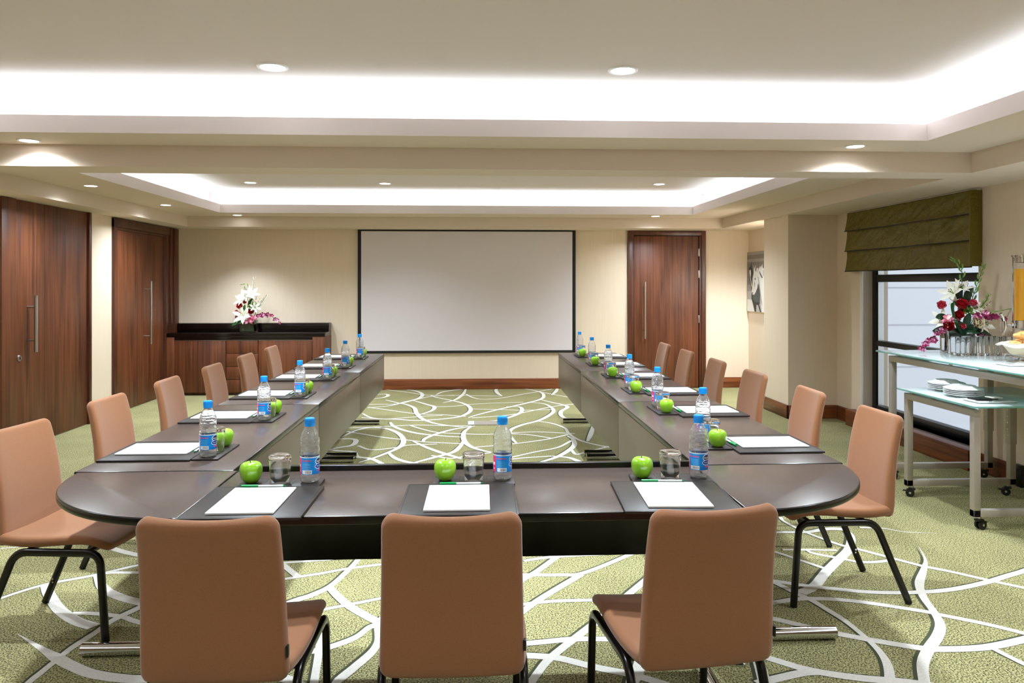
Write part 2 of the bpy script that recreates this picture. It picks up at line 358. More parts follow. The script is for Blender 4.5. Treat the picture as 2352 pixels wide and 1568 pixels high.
# ---- floor with the woven line drawing
LINES = [
([(-2.223,3.658),(-2.227,3.71),(-2.113,3.869),(-1.936,3.979),(-1.75,4.126),(-1.525,4.251)],0.045,0),
([(-2.103,3.869),(-2.026,3.753),(-1.884,3.574),(-1.749,3.451),(-1.639,3.386)],0.085,0),
([(-1.7,4.009),(-1.852,4.016),(-1.921,3.978)],0.04,0),
([(-1.905,3.978),(-1.804,3.816),(-1.669,3.7),(-1.509,3.611),(-1.343,3.494)],0.08,0),
([(-1.461,3.725),(-1.509,3.611),(-1.532,3.568),(-1.588,3.443),(-1.606,3.326),(-1.634,3.191),(-1.641,3.098),(-1.647,2.995),(-1.651,2.922),(-1.637,2.815)],0.075,0),
([(-1.806,3.527),(-1.714,3.523),(-1.571,3.484),(-1.498,3.439),(-1.418,3.395),(-1.272,3.309)],0.045,0),
([(-1.936,3.338),(-1.758,3.197),(-1.654,3.115),(-1.559,3.045),(-1.449,2.978),(-1.317,2.937),(-1.224,2.929),(-1.094,2.945),(-0.931,3.03)],0.075,1),
([(-2.189,4.57),(-2.105,4.478),(-2.005,4.372),(-1.826,4.266),(-1.673,4.212)],0.06,0),
([(-2.771,4.617),(-2.663,4.63),(-2.442,4.656)],0.012,0),
([(-2.646,4.409),(-2.446,4.469),(-2.307,4.505)],0.014,0),
([(-1.082,4.11),(-1.006,4.113),(-0.819,4.141),(-0.731,4.159),(-0.596,4.175)],0.035,0),
([(-1.043,4.134),(-0.988,4.057),(-0.882,3.9)],0.06,0),
([(-1.016,3.862),(-0.939,3.891),(-0.781,3.952),(-0.661,4.01),(-0.491,4.063),(-0.316,4.123)],0.04,0),
([(-0.613,4.229),(-0.623,4.138),(-0.642,4.027),(-0.7,3.792),(-0.768,3.682),(-0.828,3.626),(-0.896,3.553)],0.07,0),
([(-0.711,3.782),(-0.643,3.656),(-0.567,3.537),(-0.47,3.424),(-0.406,3.361),(-0.324,3.283)],0.075,0),
([(-0.763,3.474),(-0.68,3.515),(-0.586,3.556),(-0.438,3.626),(-0.285,3.719),(0.005,3.768)],0.04,0),
([(-0.406,3.421),(-0.424,3.353),(-0.455,3.313),(-0.497,3.228),(-0.576,3.156),(-0.65,3.116),(-0.75,3.107)],0.06,0),
([(-0.422,3.37),(-0.399,3.215),(-0.409,3.104),(-0.459,2.983),(-0.495,2.907),(-0.51,2.866),(-0.521,2.788)],0.08,0),
([(-0.655,3.348),(-0.646,3.267),(-0.615,3.044),(-0.593,2.87),(-0.57,2.734)],0.075,0),
([(-0.772,2.933),(-0.719,2.912),(-0.654,2.866),(-0.582,2.791)],0.07,0),
([(0.265,4.077),(0.411,4.125),(0.613,4.15),(0.869,4.172)],0.045,0),
([(0.477,4.177),(0.446,4.123),(0.32,3.919),(0.249,3.826),(0.147,3.683)],0.065,0),
([(0.062,3.883),(0.252,3.88),(0.432,3.871),(0.566,3.895),(0.866,4.158),(0.996,4.283)],0.05,0),
([(0.544,3.871),(0.374,3.661),(0.281,3.539),(0.175,3.38)],0.065,0),
([(0.056,3.481),(0.233,3.526),(0.397,3.554),(0.654,3.551),(0.78,3.54),(1.094,3.439)],0.042,0),
([(0.891,3.83),(0.81,3.717),(0.698,3.559),(0.547,3.343),(0.433,3.192),(0.3,3.011),(0.236,2.887),(0.175,2.749)],0.065,0),
([(0.087,3.128),(0.249,3.144),(0.411,3.168),(0.559,3.161),(0.73,3.136)],0.055,0),
([(0.122,3.049),(0.244,3.032),(0.336,3.009),(0.469,2.931),(0.598,2.869),(0.716,2.785)],0.062,0),
([(0.66,2.993),(0.624,2.895),(0.586,2.812),(0.562,2.73)],0.095,0),
([(1.94,4.76),(1.931,4.668),(1.973,4.47),(2.063,4.257),(2.121,4.188),(2.25,4.022),(2.347,3.901),(2.446,3.817),(2.587,3.675),(2.673,3.593),(2.743,3.502)],0.05,0),
([(1.753,4.471),(1.85,4.472),(1.993,4.469),(2.119,4.516),(2.207,4.511),(2.224,4.447),(2.188,4.338),(2.078,4.154),(1.932,3.987),(1.799,3.834),(1.662,3.664),(1.561,3.587)],0.085,2),
([(2.34,4.537),(2.475,4.513),(2.567,4.441),(2.755,4.407)],0.035,3),
([(1.716,4.179),(1.878,4.167),(2.013,4.153)],0.03,0),
([(1.845,4.165),(1.865,4.111),(1.985,4.018),(2.049,3.973),(2.139,3.969),(2.248,3.997)],0.042,0),
([(1.637,4.176),(1.684,4.111),(1.824,3.887)],0.045,0),
([(1.423,3.777),(1.513,3.728),(1.627,3.673),(1.757,3.625),(1.902,3.581),(2.09,3.567),(2.301,3.591),(2.521,3.664),(2.695,3.744),(2.831,3.806),(2.982,3.886)],0.052,0),
([(1.445,3.836),(1.496,3.701),(1.539,3.588),(1.577,3.501),(1.603,3.394),(1.628,3.276),(1.636,3.125),(1.63,2.997),(1.602,2.889),(1.542,2.765),(1.467,2.645)],0.068,0),
([(1.307,3.47),(1.406,3.49),(1.543,3.522),(1.747,3.492),(2.015,3.367),(2.077,3.323),(2.219,3.224),(2.326,3.127),(2.395,3.057)],0.052,0),
([(1.263,3.351),(1.331,3.311),(1.496,3.189),(1.628,3.11),(1.797,3.027),(1.881,3.008),(2.074,3.013),(2.286,3.072),(2.457,3.136)],0.062,0),
([(2.505,4.197),(2.423,3.997),(2.34,3.869),(2.211,3.694),(2.151,3.585),(2.11,3.481),(2.071,3.347),(2.021,3.223),(1.945,3.12),(1.836,3.006),(1.743,2.891),(1.67,2.759),(1.621,2.66)],0.072,1),
([(2.104,3.002),(2.139,2.875),(2.18,2.783)],0.06,0),
([(1.131,3.003),(1.184,2.95),(1.291,2.865),(1.445,2.803),(1.618,2.761),(1.772,2.698)],0.065,0),
([(1.048,2.782),(1.134,2.814),(1.249,2.85),(1.322,2.855)],0.06,0),
([(1.119,2.994),(1.106,2.913),(1.076,2.788),(1.045,2.666)],0.1,0),
([(-1.257,10.793),(-0.895,10.491),(-0.598,10.207),(-0.11,10.151),(0.344,10.087)],0.02,4),
([(-1.137,10.869),(-0.883,10.716),(-0.739,10.483),(-0.689,10.211),(-0.728,9.908),(-0.879,9.628),(-1.021,9.364),(-1.276,9.204)],0.065,4),
([(-1.336,10.296),(-1.189,10.342),(-1.14,10.202),(-1.183,10.03),(-1.289,9.936)],0.05,4),
([(-1.298,9.466),(-0.951,9.494),(-0.775,9.764),(-0.562,10.101),(-0.263,10.19)],0.0225,4),
([(-1.13,9.83),(-0.96,9.586),(-0.834,9.443),(-0.715,9.176),(-0.66,8.808),(-0.569,8.43),(-0.416,8.146),(-0.205,7.971),(-0.11,7.935)],0.08,4),
([(-1.268,9.246),(-1.043,9.067),(-0.67,8.769),(-0.353,8.677),(-0.093,8.552)],0.0225,4),
([(-0.775,9.764),(-0.58,9.431),(-0.48,9.25),(-0.498,8.959),(-0.625,8.691)],0.06,4),
([(-1.272,8.799),(-1.163,8.568),(-1.047,8.454),(-0.842,8.408),(-0.587,8.325),(-0.219,8.485),(-0.082,8.74),(-0.041,9.059),(-0.102,9.407),(-0.25,9.691),(-0.481,9.995),(-0.583,10.206)],0.065,4),
([(-0.509,10.255),(-0.428,10.523),(-0.275,10.686),(-0.149,10.796)],0.05,4),
([(-0.117,10.795),(-0.143,10.344),(-0.198,9.981),(-0.266,9.739),(-0.389,9.557)],0.07,4),
([(-0.111,10.289),(-0.018,9.973),(0.114,9.817),(0.338,9.905),(0.658,10.251),(0.861,10.459),(1.095,10.735)],0.03,4),
([(0.338,10.867),(0.303,10.657),(0.321,10.321),(0.367,10.086)],0.065,4),
([(0.695,10.814),(0.893,10.458),(0.923,10.132),(0.85,9.781),(0.605,9.417),(0.309,9.042),(0.036,8.658),(-0.066,8.477)],0.06,4),
([(1.188,10.849),(1.127,10.502),(1.036,10.157)],0.06,4),
([(0.893,10.458),(1.109,10.122),(1.251,9.91)],0.025,4),
([(0.835,9.781),(0.958,9.537),(1.09,9.303),(1.117,9.128),(1.009,8.844),(0.982,8.498),(1.078,8.242),(1.243,8.097)],0.06,4),
([(0.671,9.551),(0.86,9.404),(0.927,9.095),(0.914,8.808),(0.8,8.471),(0.677,8.228),(0.516,8.033),(0.383,7.785),(0.346,7.548),(0.36,7.322),(0.392,7.108)],0.08,4),
([(-0.473,9.25),(-0.239,9.281),(0.039,9.445),(0.614,9.554)],0.02,4),
([(0.384,9.207),(0.536,9.2),(0.564,8.988),(0.522,8.749),(0.419,8.526),(0.284,8.317),(0.158,8.253)],0.06,4),
([(-0.03,9.058),(0.307,9.0),(0.575,8.946),(0.915,8.97)],0.02,4),
([(-0.028,8.461),(0.293,8.57),(0.522,8.734),(0.936,9.18),(1.256,9.385)],0.02,4),
([(-1.246,8.536),(-0.97,8.435),(-0.604,8.577),(-0.352,8.639)],0.02,4),
([(-0.898,8.237),(-0.837,8.003),(-0.71,7.778),(-0.535,7.591),(-0.304,7.466),(-0.102,7.4)],0.06,4),
([(-1.383,7.947),(-1.15,7.955),(-0.873,8.005),(-0.616,8.057),(-0.326,8.01),(-0.027,7.982)],0.02,4),
([(-1.28,7.746),(-0.973,7.499),(-0.805,7.38),(-0.69,7.32),(-0.486,7.204),(-0.291,7.142),(-0.077,7.081)],0.0225,4),
([(-1.276,7.458),(-1.211,7.742),(-1.088,7.933),(-0.906,7.88),(-0.767,7.661),(-0.682,7.374),(-0.659,7.109),(-0.693,6.914),(-0.757,6.753),(-0.851,6.558),(-0.953,6.396)],0.08,4),
([(-0.661,8.026),(-0.529,7.83),(-0.357,7.641),(-0.127,7.571),(0.144,7.529),(0.605,7.623),(0.994,7.516)],0.0225,4),
([(0.009,7.98),(-0.201,7.814),(-0.365,7.583),(-0.464,7.363),(-0.481,7.203)],0.06,4),
([(-0.027,7.963),(-0.095,7.687),(-0.104,7.4),(-0.077,7.132),(-0.013,6.928),(0.089,6.78),(0.149,6.731)],0.08,4),
([(-0.1,7.237),(-0.128,6.983),(-0.184,6.748),(-0.317,6.575),(-0.452,6.412),(-0.571,6.257)],0.055,4),
([(-0.574,7.234),(-0.428,6.949),(-0.273,6.706),(-0.169,6.568),(-0.109,6.479)],0.055,4),
([(-0.759,6.776),(-0.676,6.55),(-0.586,6.419),(-0.484,6.332),(-0.327,6.206)],0.06,4),
([(-1.398,7.409),(-1.284,7.376),(-1.174,7.371),(-1.115,7.287),(-1.118,7.082),(-1.216,6.988),(-1.302,6.896)],0.05,4),
([(-1.302,6.896),(-1.191,6.844),(-1.062,6.791),(-1.004,6.609),(-0.865,6.516),(-0.72,6.264),(-0.648,6.107)],0.065,4),
([(-1.061,7.054),(-0.913,6.877),(-0.697,6.962),(-0.602,7.056),(-0.342,7.094)],0.0225,4),
([(-0.478,6.372),(-0.498,6.273),(-0.548,6.102)],0.05,4),
([(-0.446,6.33),(-0.419,6.096)],0.05,4),
([(-0.013,6.928),(0.347,7.06),(0.685,7.252),(0.934,7.49)],0.03,4),
([(0.348,7.547),(0.537,7.481),(0.745,7.303)],0.03,4),
([(0.912,7.405),(0.941,7.239),(0.918,6.981),(0.831,6.744),(0.715,6.524),(0.581,6.361),(0.395,6.15)],0.07,4),
([(0.677,8.228),(0.824,8.084),(0.928,7.82),(0.937,7.518),(1.005,7.182),(1.178,6.918),(1.358,6.765)],0.03,4),
([(1.242,7.932),(1.153,7.508),(1.066,7.153)],0.065,4),
([(0.3,6.501),(0.532,6.712),(0.755,6.89),(0.918,7.187)],0.025,4),
([(0.867,6.789),(0.884,6.604),(0.986,6.69),(1.232,6.916)],0.035,4),
([(0.668,6.548),(0.808,6.476),(0.882,6.305),(0.925,6.144)],0.045,4),
([(-0.368,6.622),(-0.216,6.505),(-0.12,6.544),(0.148,6.708)],0.0225,4),
([(0.297,6.438),(0.437,6.495),(0.668,6.548)],0.0225,4),
([(1.125,8.264),(1.32,7.931),(1.42,7.75),(1.402,7.459),(1.275,7.191)],0.06,4),
([(-1.516,7.907),(-1.364,7.9),(-1.336,7.688),(-1.378,7.449),(-1.481,7.226),(-1.616,7.017),(-1.742,6.953)],0.06,4),
([(-0.848,5.637),(-0.787,5.403),(-0.66,5.178),(-0.485,4.991),(-0.254,4.866),(-0.052,4.8)],0.06,4),
([(-1.333,5.347),(-1.1,5.355),(-0.823,5.405),(-0.566,5.457),(-0.276,5.41),(0.023,5.382)],0.02,4),
([(-1.23,5.146),(-0.923,4.899),(-0.755,4.78),(-0.64,4.72),(-0.436,4.604),(-0.241,4.542),(-0.027,4.481)],0.0225,4),
([(-0.611,5.426),(-0.479,5.23),(-0.307,5.041),(-0.077,4.971),(0.194,4.929),(0.655,5.023),(1.044,4.916)],0.0225,4),
([(0.059,5.38),(-0.151,5.214),(-0.315,4.983),(-0.414,4.763),(-0.431,4.603)],0.06,4),
([(1.141,5.276),(1.224,5.05),(1.314,4.919),(1.416,4.832),(1.573,4.706)],0.06,4),
([(-1.348,4.809),(-1.234,4.776),(-1.124,4.771),(-1.065,4.687),(-1.068,4.482),(-1.166,4.388),(-1.252,4.296)],0.05,4),
([(-1.011,4.454),(-0.863,4.277),(-0.647,4.362),(-0.552,4.456),(-0.292,4.494)],0.0225,4),
([(1.422,4.872),(1.402,4.773),(1.352,4.602)],0.05,4),
([(1.454,4.83),(1.481,4.596)],0.05,4),
([(0.037,4.328),(0.397,4.46),(0.735,4.652),(0.984,4.89)],0.03,4),
([(0.398,4.947),(0.587,4.881),(0.795,4.703)],0.03,4),
([(-1.552,6.247),(-1.363,6.181),(-1.155,6.003)],0.03,4),
([(1.292,5.332),(1.203,4.908),(1.116,4.553)],0.065,4),
([(-1.603,5.138),(-1.463,5.195),(-1.232,5.248)],0.0225,4),
]

def smooth_path(P, per=7):
    P = [Vector((a, b, 0)) for a, b in P]
    Q = [P[0]*2 - P[1]] + P + [P[-1]*2 - P[-2]]; out = []
    for i in range(1, len(Q)-2):
        for k in range(per):
            t = k/per; a, b, c, d = Q[i-1], Q[i], Q[i+1], Q[i+2]
            out.append(.5*((2*b) + (c-a)*t + (2*a-5*b+4*c-d)*t*t + (3*b-a-3*c+d)*t*t*t))
    out.append(Q[-2]); return out
fl = MB()
def quadf(mb, x0, x1, y0, y1, z, m, up=True):
    v = [mb.bm.verts.new(p) for p in ((x0, y0, z), (x1, y0, z), (x1, y1, z), (x0, y1, z))]
    mb.face(v if up else v[::-1], m)
quadf(fl, XL-.3, XR+.4, YF-.2, YB+.3, 0, 'carpet')
def ribbon(pts, width, taper, z, m, off=(0, 0)):
    P = smooth_path(pts); n = len(P); prev = None
    for i, p in enumerate(P):
        t = (P[min(i+1, n-1)] - P[max(i-1, 0)]).normalized(); s = Vector((-t.y, t.x, 0)); u = i/(n-1)
        w_ = width
        if taper == 1: w_ = width*(.02 + .98*min(1, u*4.0))
        if taper == 2: w_ = width*(.35 + .65*min(1, u*2.2))
        if taper == 3: w_ = width*(1 - u)*.9 + .002
        if taper == 4: w_ = .032 if width <= .036 else .024 + .028*math.sin(PI*u)**.8
        else: w_ *= .36 + .42*abs(t.x)
        o = Vector((off[0], off[1], z))
        a = fl.bm.verts.new(p + s*w_/2 + o); b = fl.bm.verts.new(p - s*w_/2 + o)
        if prev: fl.face([prev[1], b, a, prev[0]], m)
        prev = (a, b)
for i, (pts, wd, tp) in enumerate(LINES):
    k = max(.004, min(.012, wd*.16))
    ribbon(pts, wd, tp, .0006 + i*.000004, 'carpetdark', (-k, k*.9))
    ribbon(pts, wd, tp, .0016 + i*.000004, 'carpetwhite')
struct(fl.build('floor', recalc=False))

# ---- ceiling: bulkheads, beam, soffits, two lit trays
ce = MB()
def hq(x0, x1, y0, y1, z, m='ceil'): quadf(ce, x0, x1, y0, y1, z, m, False)
def vq(x0, y0, x1, y1, z0, z1, m='ceil'):
    ce.face([ce.bm.verts.new(p) for p in ((x0, y0, z0), (x1, y1, z0), (x1, y1, z1), (x0, y0, z1))], m)
YM0, YM1 = 5.07, 5.37                                     # cross beam
hq(XL, XBL, YF, YB, ZB); hq(XBR, XR+.35, YF, YB, ZB); hq(XBL, XBR, YBB, YB, ZB); hq(XBL, XBR, YM0, YM1, ZB); hq(XBL, XBR, YF, -2.2, ZB)
vq(XBL, -2.2, XBL, YM0, ZB, ZS); vq(XBL, YM1, XBL, YBB, ZB, ZS); vq(XBR, -2.2, XBR, YM0, ZB, ZS); vq(XBR, YM1, XBR, YBB, ZB, ZS)
vq(XBL, YM0, XBR, YM0, ZB, ZS); vq(XBL, YM1, XBR, YM1, ZB, ZS); vq(XBL, YBB, XBR, YBB, ZB, ZS); vq(XBL, -2.2, XBR, -2.2, ZB, ZS)
for (x0, x1, y0, y1), (a0, a1) in zip(TRAYS, ((-2.2, YM0), (YM1, YBB))):
    hq(XBL, x0, a0, a1, ZS); hq(x1, XBR, a0, a1, ZS); hq(x0, x1, a0, y0, ZS); hq(x0, x1, y1, a1, ZS)
    D = .20; T = .015
    for (p, q) in (((x0, y0), (x1, y0)), ((x1, y0), (x1, y1)), ((x1, y1), (x0, y1)), ((x0, y1), (x0, y0))):
        vq(*p, *q, ZS, ZL, 'ceil_white')  # fascia takes the lighter paint so it looks lit
    X0, X1, Y0, Y1 = x0-T, x1+T, y0-T, y1+T                # lip thickness and back of the lip
    for (a, b, c, d) in ((x0-T, x0, y0-T, y1+T), (x1, x1+T, y0-T, y1+T), (x0, x1, y0-T, y0), (x0, x1, y1, y1+T)):
        quadf(ce, a, b, c, d, ZL, 'ceil_white')
    for (p, q) in (((X0, Y0), (X1, Y0)), ((X1, Y0), (X1, Y1)), ((X1, Y1), (X0, Y1)), ((X0, Y1), (X0, Y0))): vq(*p, *q, ZS+.03, ZL, 'ceil_white')
    for (a, b, c, d) in ((x0-D, X0, y0-D, y1+D), (X1, x1+D, y0-D, y1+D), (X0, X1, y0-D, Y0), (X0, X1, Y1, y1+D)):
        quadf(ce, a, b, c, d, ZS+.03, 'ceil_white')
    for (p, q) in (((x0-D, y0-D), (x1+D, y0-D)), ((x1+D, y0-D), (x1+D, y1+D)), ((x1+D, y1+D), (x0-D, y1+D)), ((x0-D, y1+D), (x0-D, y0-D))): vq(*p, *q, ZS+.03, ZT, 'ceil_white')
    quadf(ce, x0-D, x1+D, y0-D, y1+D, ZT, 'ceil_white', False)
struct(ce.build('ceiling', recalc=False))

def wallbox(name, x0, x1, y0, y1, z0, z1, m='wall'):
    b = MB(); b.box(x0, x1, y0, y1, z0, z1, m); return struct(b.build(name))
wallbox('wall_left', XL-.15, XL, YF, YB, 0, ZB)
wallbox('wall_back', XL-.15, XR+.35, YB, YB+.15, 0, ZB)
wallbox('wall_front', XL-.15, XR+.35, YF-.15, YF, 0, ZB)
# right side: wall with the window opening, pier, picture niche
WY0, WY1, WZ0, WZ1 = 5.88, 7.75, .165, 2.235
rw = MB()
rw.box(XR, XR+.30, YF, WY0, 0, ZB, 'wall'); rw.box(XR, XR+.30, WY1, 8.25, 0, ZB, 'wall'); rw.box(XR, XR+.30, WY0, WY1, 0, WZ0, 'wall')
struct(rw.build('wall_right'))
pr = MB(); pr.box(3.45, XR+.30, 8.25, 8.95, 0, ZB, 'wall'); struct(pr.build('wall_pier'))
wallbox('wall_niche', 3.93, XR+.30, 8.95, YB, 0, ZB, 'wall')
# baseboards
def base(name, x0, x1, y0, y1, m='wood_base'):
    b = MB(); b.box(x0, x1, y0, y1, 0, .148, m, .004); struct(b.build(name))
base('baseboard_back', -1.97, 2.17, YB-.02, YB, 'wood_base_x'); base('baseboard_back_right', 3.31, 3.93, YB-.02, YB, 'wood_base_x')
base('baseboard_niche', 3.91, 3.93, 8.95, YB-.02); base('baseboard_pier_side', 3.43, 3.45, 8.23, 8.95)
base('baseboard_pier_front', 3.43, 3.98, 8.23, 8.25, 'wood_base_x'); base('baseboard_right_far', 3.98, 4.0, 7.86, 8.23)
base('baseboard_right', 3.98, 4.0, 5.44, 5.86); base('baseboard_left', XL, XL+.02, 8.34, 8.84); base('baseboard_left_near', XL, XL+.02, YF, 6.77)
b = MB(); b.box(3.965, 4.0, 5.36, 5.44, 0, .16, 'edge', .004); tag(b.build('socket_box'), 'small black floor-level box at the end of the right wall baseboard', 'socket')
base('baseboard_right_near', 3.98, 4.0, YF, 5.20)
# window
b = MB(); b.box(3.90, 4.02, 5.86, 7.86, 0, .165, 'wood_base', .004); b.box(4.02, 4.24, 5.88, 7.75, .15, .165, 'wood_base'); struct(b.build('window_sill'))
wf = thing('window_1', '', '', (4.17, 6.8, 0)); del wf['label'], wf['category']; wf['kind'] = 'structure'
def wb(name, y0, y1, z0, z1, m='winframe', x0=-.04, x1=.04, bev=.006):
    q = MB(); q.box(x0, x1, y0-6.8, y1-6.8, z0, z1, m, bev); return q.build(name, wf)
wb('window_jamb', 7.665, 7.75, .165, 2.235); wb('window_jamb', 5.88, 5.95, .165, 2.235)
wb('window_rail', 5.95, 7.665, .165, .235); wb('window_rail', 5.95, 7.665, 2.165, 2.235); wb('window_rail', 5.95, 7.665, 1.50, 1.575); wb('window_rail', 5.95, 7.665, .845, .90)
wb('window_bead', 7.645, 7.652, .235, 2.165, 'steel', -.03, .03, 0)
for z0, z1 in ((.235, .845), (.90, 1.50), (1.575, 2.165)): wb('window_pane', 5.95, 7.64, z0, z1, 'winglass', -.004, .004, 0)
b = MB(); b.box(3.998, 4.012, 7.70, 7.75, .165, 2.235, 'wall_white', .003); struct(b.build('trim_1'))
# outside
b = MB(); b.box(4.6, 15, 11.0, 11.2, -.6, 6, 'outwall')
for z in (.25, .87, 1.42, 2.0): b.box(4.6, 15, 10.992, 11.0, z, z+.012, 'outjoint')
for x in (5.2, 8.9): b.box(x, x+.01, 10.992, 11.0, -.6, 6, 'outjoint')
struct(b.build('wall_outside'))
b = MB(); b.box(4.35, 15, -6, 11.0, -.7, -.6, 'outwall'); struct(b.build('ground_outside'))

# ---- doors
def pull(parent, x, y, z0, z1, nrm, r=.013, off=.065, zs=None):
    """long bar handle; nrm = direction out of the door leaf"""
    n = Vector(nrm); p = Vector((x, y, 0)); q = MB()
    q.tube([p + n*off + Vector((0, 0, z0)), p + n*off + Vector((0, 0, z1))], r, 'steel', 14)
    h = q.build('door_handle', parent)
    for z in (zs or (z0+(z1-z0)*.16, z1-(z1-z0)*.16)):
        q = MB(); q.tube([p + Vector((0, 0, z)), p + n*off + Vector((0, 0, z))], r*.62, 'steel', 10); q.build('handle_post', h)
def door_root(name, loc):
    o = bpy.data.objects.new(name, None); COL.objects.link(o); o.location = loc; o['kind'] = 'structure'; return o
def part(name, parent, boxes, m, bev=.004):
    q = MB()
    for bx in boxes: q.box(*bx, m, bev)
    return q.build(name, parent)
# left door near the camera
d = door_root('door_1', (XL, 7.6, 0)); o_ = 7.6
part('door_frame', d, [(-.02, .03, 6.79-o_, 7.0-o_, 0, 2.236)], 'wood', .005)
part('door_frame', d, [(-.02, .035, 8.285-o_, 8.335-o_, 0, 2.236)], 'wood_frame', .005)
part('door_leaf', d, [(-.02, .012, 7.004-o_, 7.48-o_, .008, 2.234)], 'wood', .002)
l = part('door_leaf', d, [(-.02, .012, 7.482-o_, 8.283-o_, .008, 2.234)], 'wood', .002)
pull(d, .012, 7.20-o_, .858, 1.375, (1, 0, 0), .016, .075, (.965, 1.27))
q = MB(); q.lathe([(0, .012), (.026, .012), (.03, .006), (.03, 0), (0, 0)], 'steel', 20, (.012, 7.065-o_, .815), (1, 0, 0)); q.box(.024, .028, 7.0625-o_, 7.0675-o_, .802, .824, 'black'); q.build('lock_cylinder', d)
# left door by the corner
d = door_root('door_2', (XL, 9.75, 0)); o_ = 9.75
part('door_frame', d, [(-.02, .03, 8.85-o_, 8.93-o_, 0, 2.225)], 'wood_frame'); part('door_frame', d, [(-.02, .03, 10.30-o_, 10.40-o_, 0, 2.225), (-.02, .045, 10.43-o_, 10.50-o_, 0, 2.225), (-.02, .06, 10.53-o_, 10.66-o_, 0, 2.225), (-.02, .02, 10.28-o_, 10.66-o_, 0, 2.2)], 'wood_frame', .006)
part('door_frame', d, [(-.02, .035, 8.85-o_, 10.66-o_, 2.13, 2.232), (-.02, .022, 8.93-o_, 10.5-o_, 2.10, 2.13)], 'wood_frame')
part('door_leaf', d, [(-.02, .010, 8.934-o_, 9.49-o_, .008, 2.10)], 'wood', .002); part('door_leaf', d, [(-.02, .010, 9.494-o_, 10.29-o_, .008, 2.10)], 'wood', .002)
pull(d, .010, 9.70-o_, .735, 1.515, (1, 0, 0), .013, .075, (.835, 1.415))
# back wall door
d = door_root('door_3', (2.74, YB, 0)); o_ = 2.74
part('door_frame', d, [(2.177-o_, 2.262-o_, -.035, .02, 0, 2.236)], 'wood_frame', .005); part('door_frame', d, [(3.235-o_, 3.301-o_, -.035, .02, 0, 2.236)], 'wood_frame', .005)
part('door_frame', d, [(2.262-o_, 3.235-o_, -.035, .02, 2.17, 2.236)], 'wood_frame', .005); part('door_stop', d, [(2.262-o_, 3.235-o_, -.006, .0, 0, 2.17)], 'edge', .001)
part('door_leaf', d, [(2.268-o_, 3.195-o_, -.020, -.005, .008, 2.16)], 'wood', .002)
part('door_jamb', d, [(3.205-o_, 3.232-o_, -.028, -.004, 0, 2.165)], 'wood_frame', .002)
for z in (1.62, 1.93, .98): part('door_hinge', d, [(3.193-o_, 3.206-o_, -.032, -.019, z-.055, z+.055)], 'steel', .002)
pull(d, 2.415-o_, -.02, .705, 1.511, (0, -1, 0), .013, .06)

# ---- downlights
def downlight(x, y, z, label, power=26, big=1.0, spot=152, blend=1.0, lens='lens'):
    t = thing('downlight', label, 'ceiling light', (x, y, z), 0, 'recessed ceiling downlights')
    R = .062*big
    q = MB(); q.lathe([(R*.82, 0), (R*.86, -.006), (R*1.06, -.006), (R*1.1, -.001), (R*1.1, 0)], 'ringwhite', 32); q.build('trim_ring', t)
    q = MB(); q.lathe([(0, -.003), (R*.84, -.003)], lens, 32); q.build('lens', t, recalc=False)
    l = bpy.data.lights.new('downlight_lamp', 'SPOT'); l.energy = power; l.color = (.80, .91, 1.0); l.spot_size = math.radians(spot); l.spot_blend = blend; l.shadow_soft_size = .05
    o = bpy.data.objects.new('downlight_lamp', l); COL.objects.link(o); o.parent = t; o.location = (0, 0, -.03)
    return t
KT, KE = K['tray'], K['edge']
downlight(-1.103, 4.25, ZT, 'large round downlight in the front tray ceiling, left one', KT, 1.25, 112, .9)
downlight(.828, 4.22, ZT, 'large round downlight in the front tray ceiling, right one', KT, 1.25, 112, .9)
downlight(-2.62, 9.1, ZT, 'small round downlight in the far tray ceiling, leftmost', KT*.6, 1.15, 130, .9)
downlight(-1.05, 9.1, ZT, 'small round downlight in the far tray ceiling, second from the left', KT*.6, 1.15, 130, .9)
downlight(2.2, 9.0, ZT, 'faint round downlight in the far tray ceiling, above the walnut back door', KT*.6, 1.15, 130, .9)
downlight(-2.784, 4.93, ZS, 'bright downlight in the soffit before the cross beam, far left', KE)
downlight(2.484, 4.87, ZS, 'bright downlight in the soffit before the cross beam, right', KE)
downlight(-3.50, 7.17, ZS, 'bright downlight in the left soffit above the large left door', KE)
downlight(-3.50, 8.87, ZS, 'bright downlight in the left soffit above the corner door', KE)
downlight(-3.08, 10.12, ZS, 'bright downlight in the far soffit above the walnut sideboard', KE*.9, 1.0, 96, .8)
downlight(2.40, 10.02, ZS, 'bright downlight in the far soffit above the back door', KE*.8)
# unseen fittings added to brighten the room, repeating its visible downlights
for x, y, z, p, L in ((-1.1, 2.95, ZT, KT*.7, 'added fill downlight above the near left chair, over the frame'), (.83, 2.95, ZT, KT*.7, 'added fill downlight above the near right chair, over the frame'),
        (-1.1, .4, ZT, KT*.32, 'added fill downlight above the camera position, left, outside the picture'), (.83, .4, ZT, KT*.32, 'added fill downlight above the camera position, right, outside the picture'),
        (-1.1, 6.9, ZT, KT*.6, 'added downlight hidden behind the cross beam, left'), (.83, 6.9, ZT, KT*.6, 'added downlight hidden behind the cross beam, right'),
        (-3.5, 3.0, ZS, KE*.6, 'added downlight in the near left soffit, outside the picture'), (3.1, 2.3, ZS, KE*.8, 'added fill downlight in the near right soffit, outside the picture'), (3.13, 4.05, ZS, KE*.9, 'added fill downlight in the right soffit above the trolleys, outside the picture')):
    downlight(x, y, z, L, p, 1.2, 140, .9)
downlight(3.70, 9.2, ZB, 'downlight in the picture niche ceiling behind the pier', KE*1.7, 1.0, 150, .6)

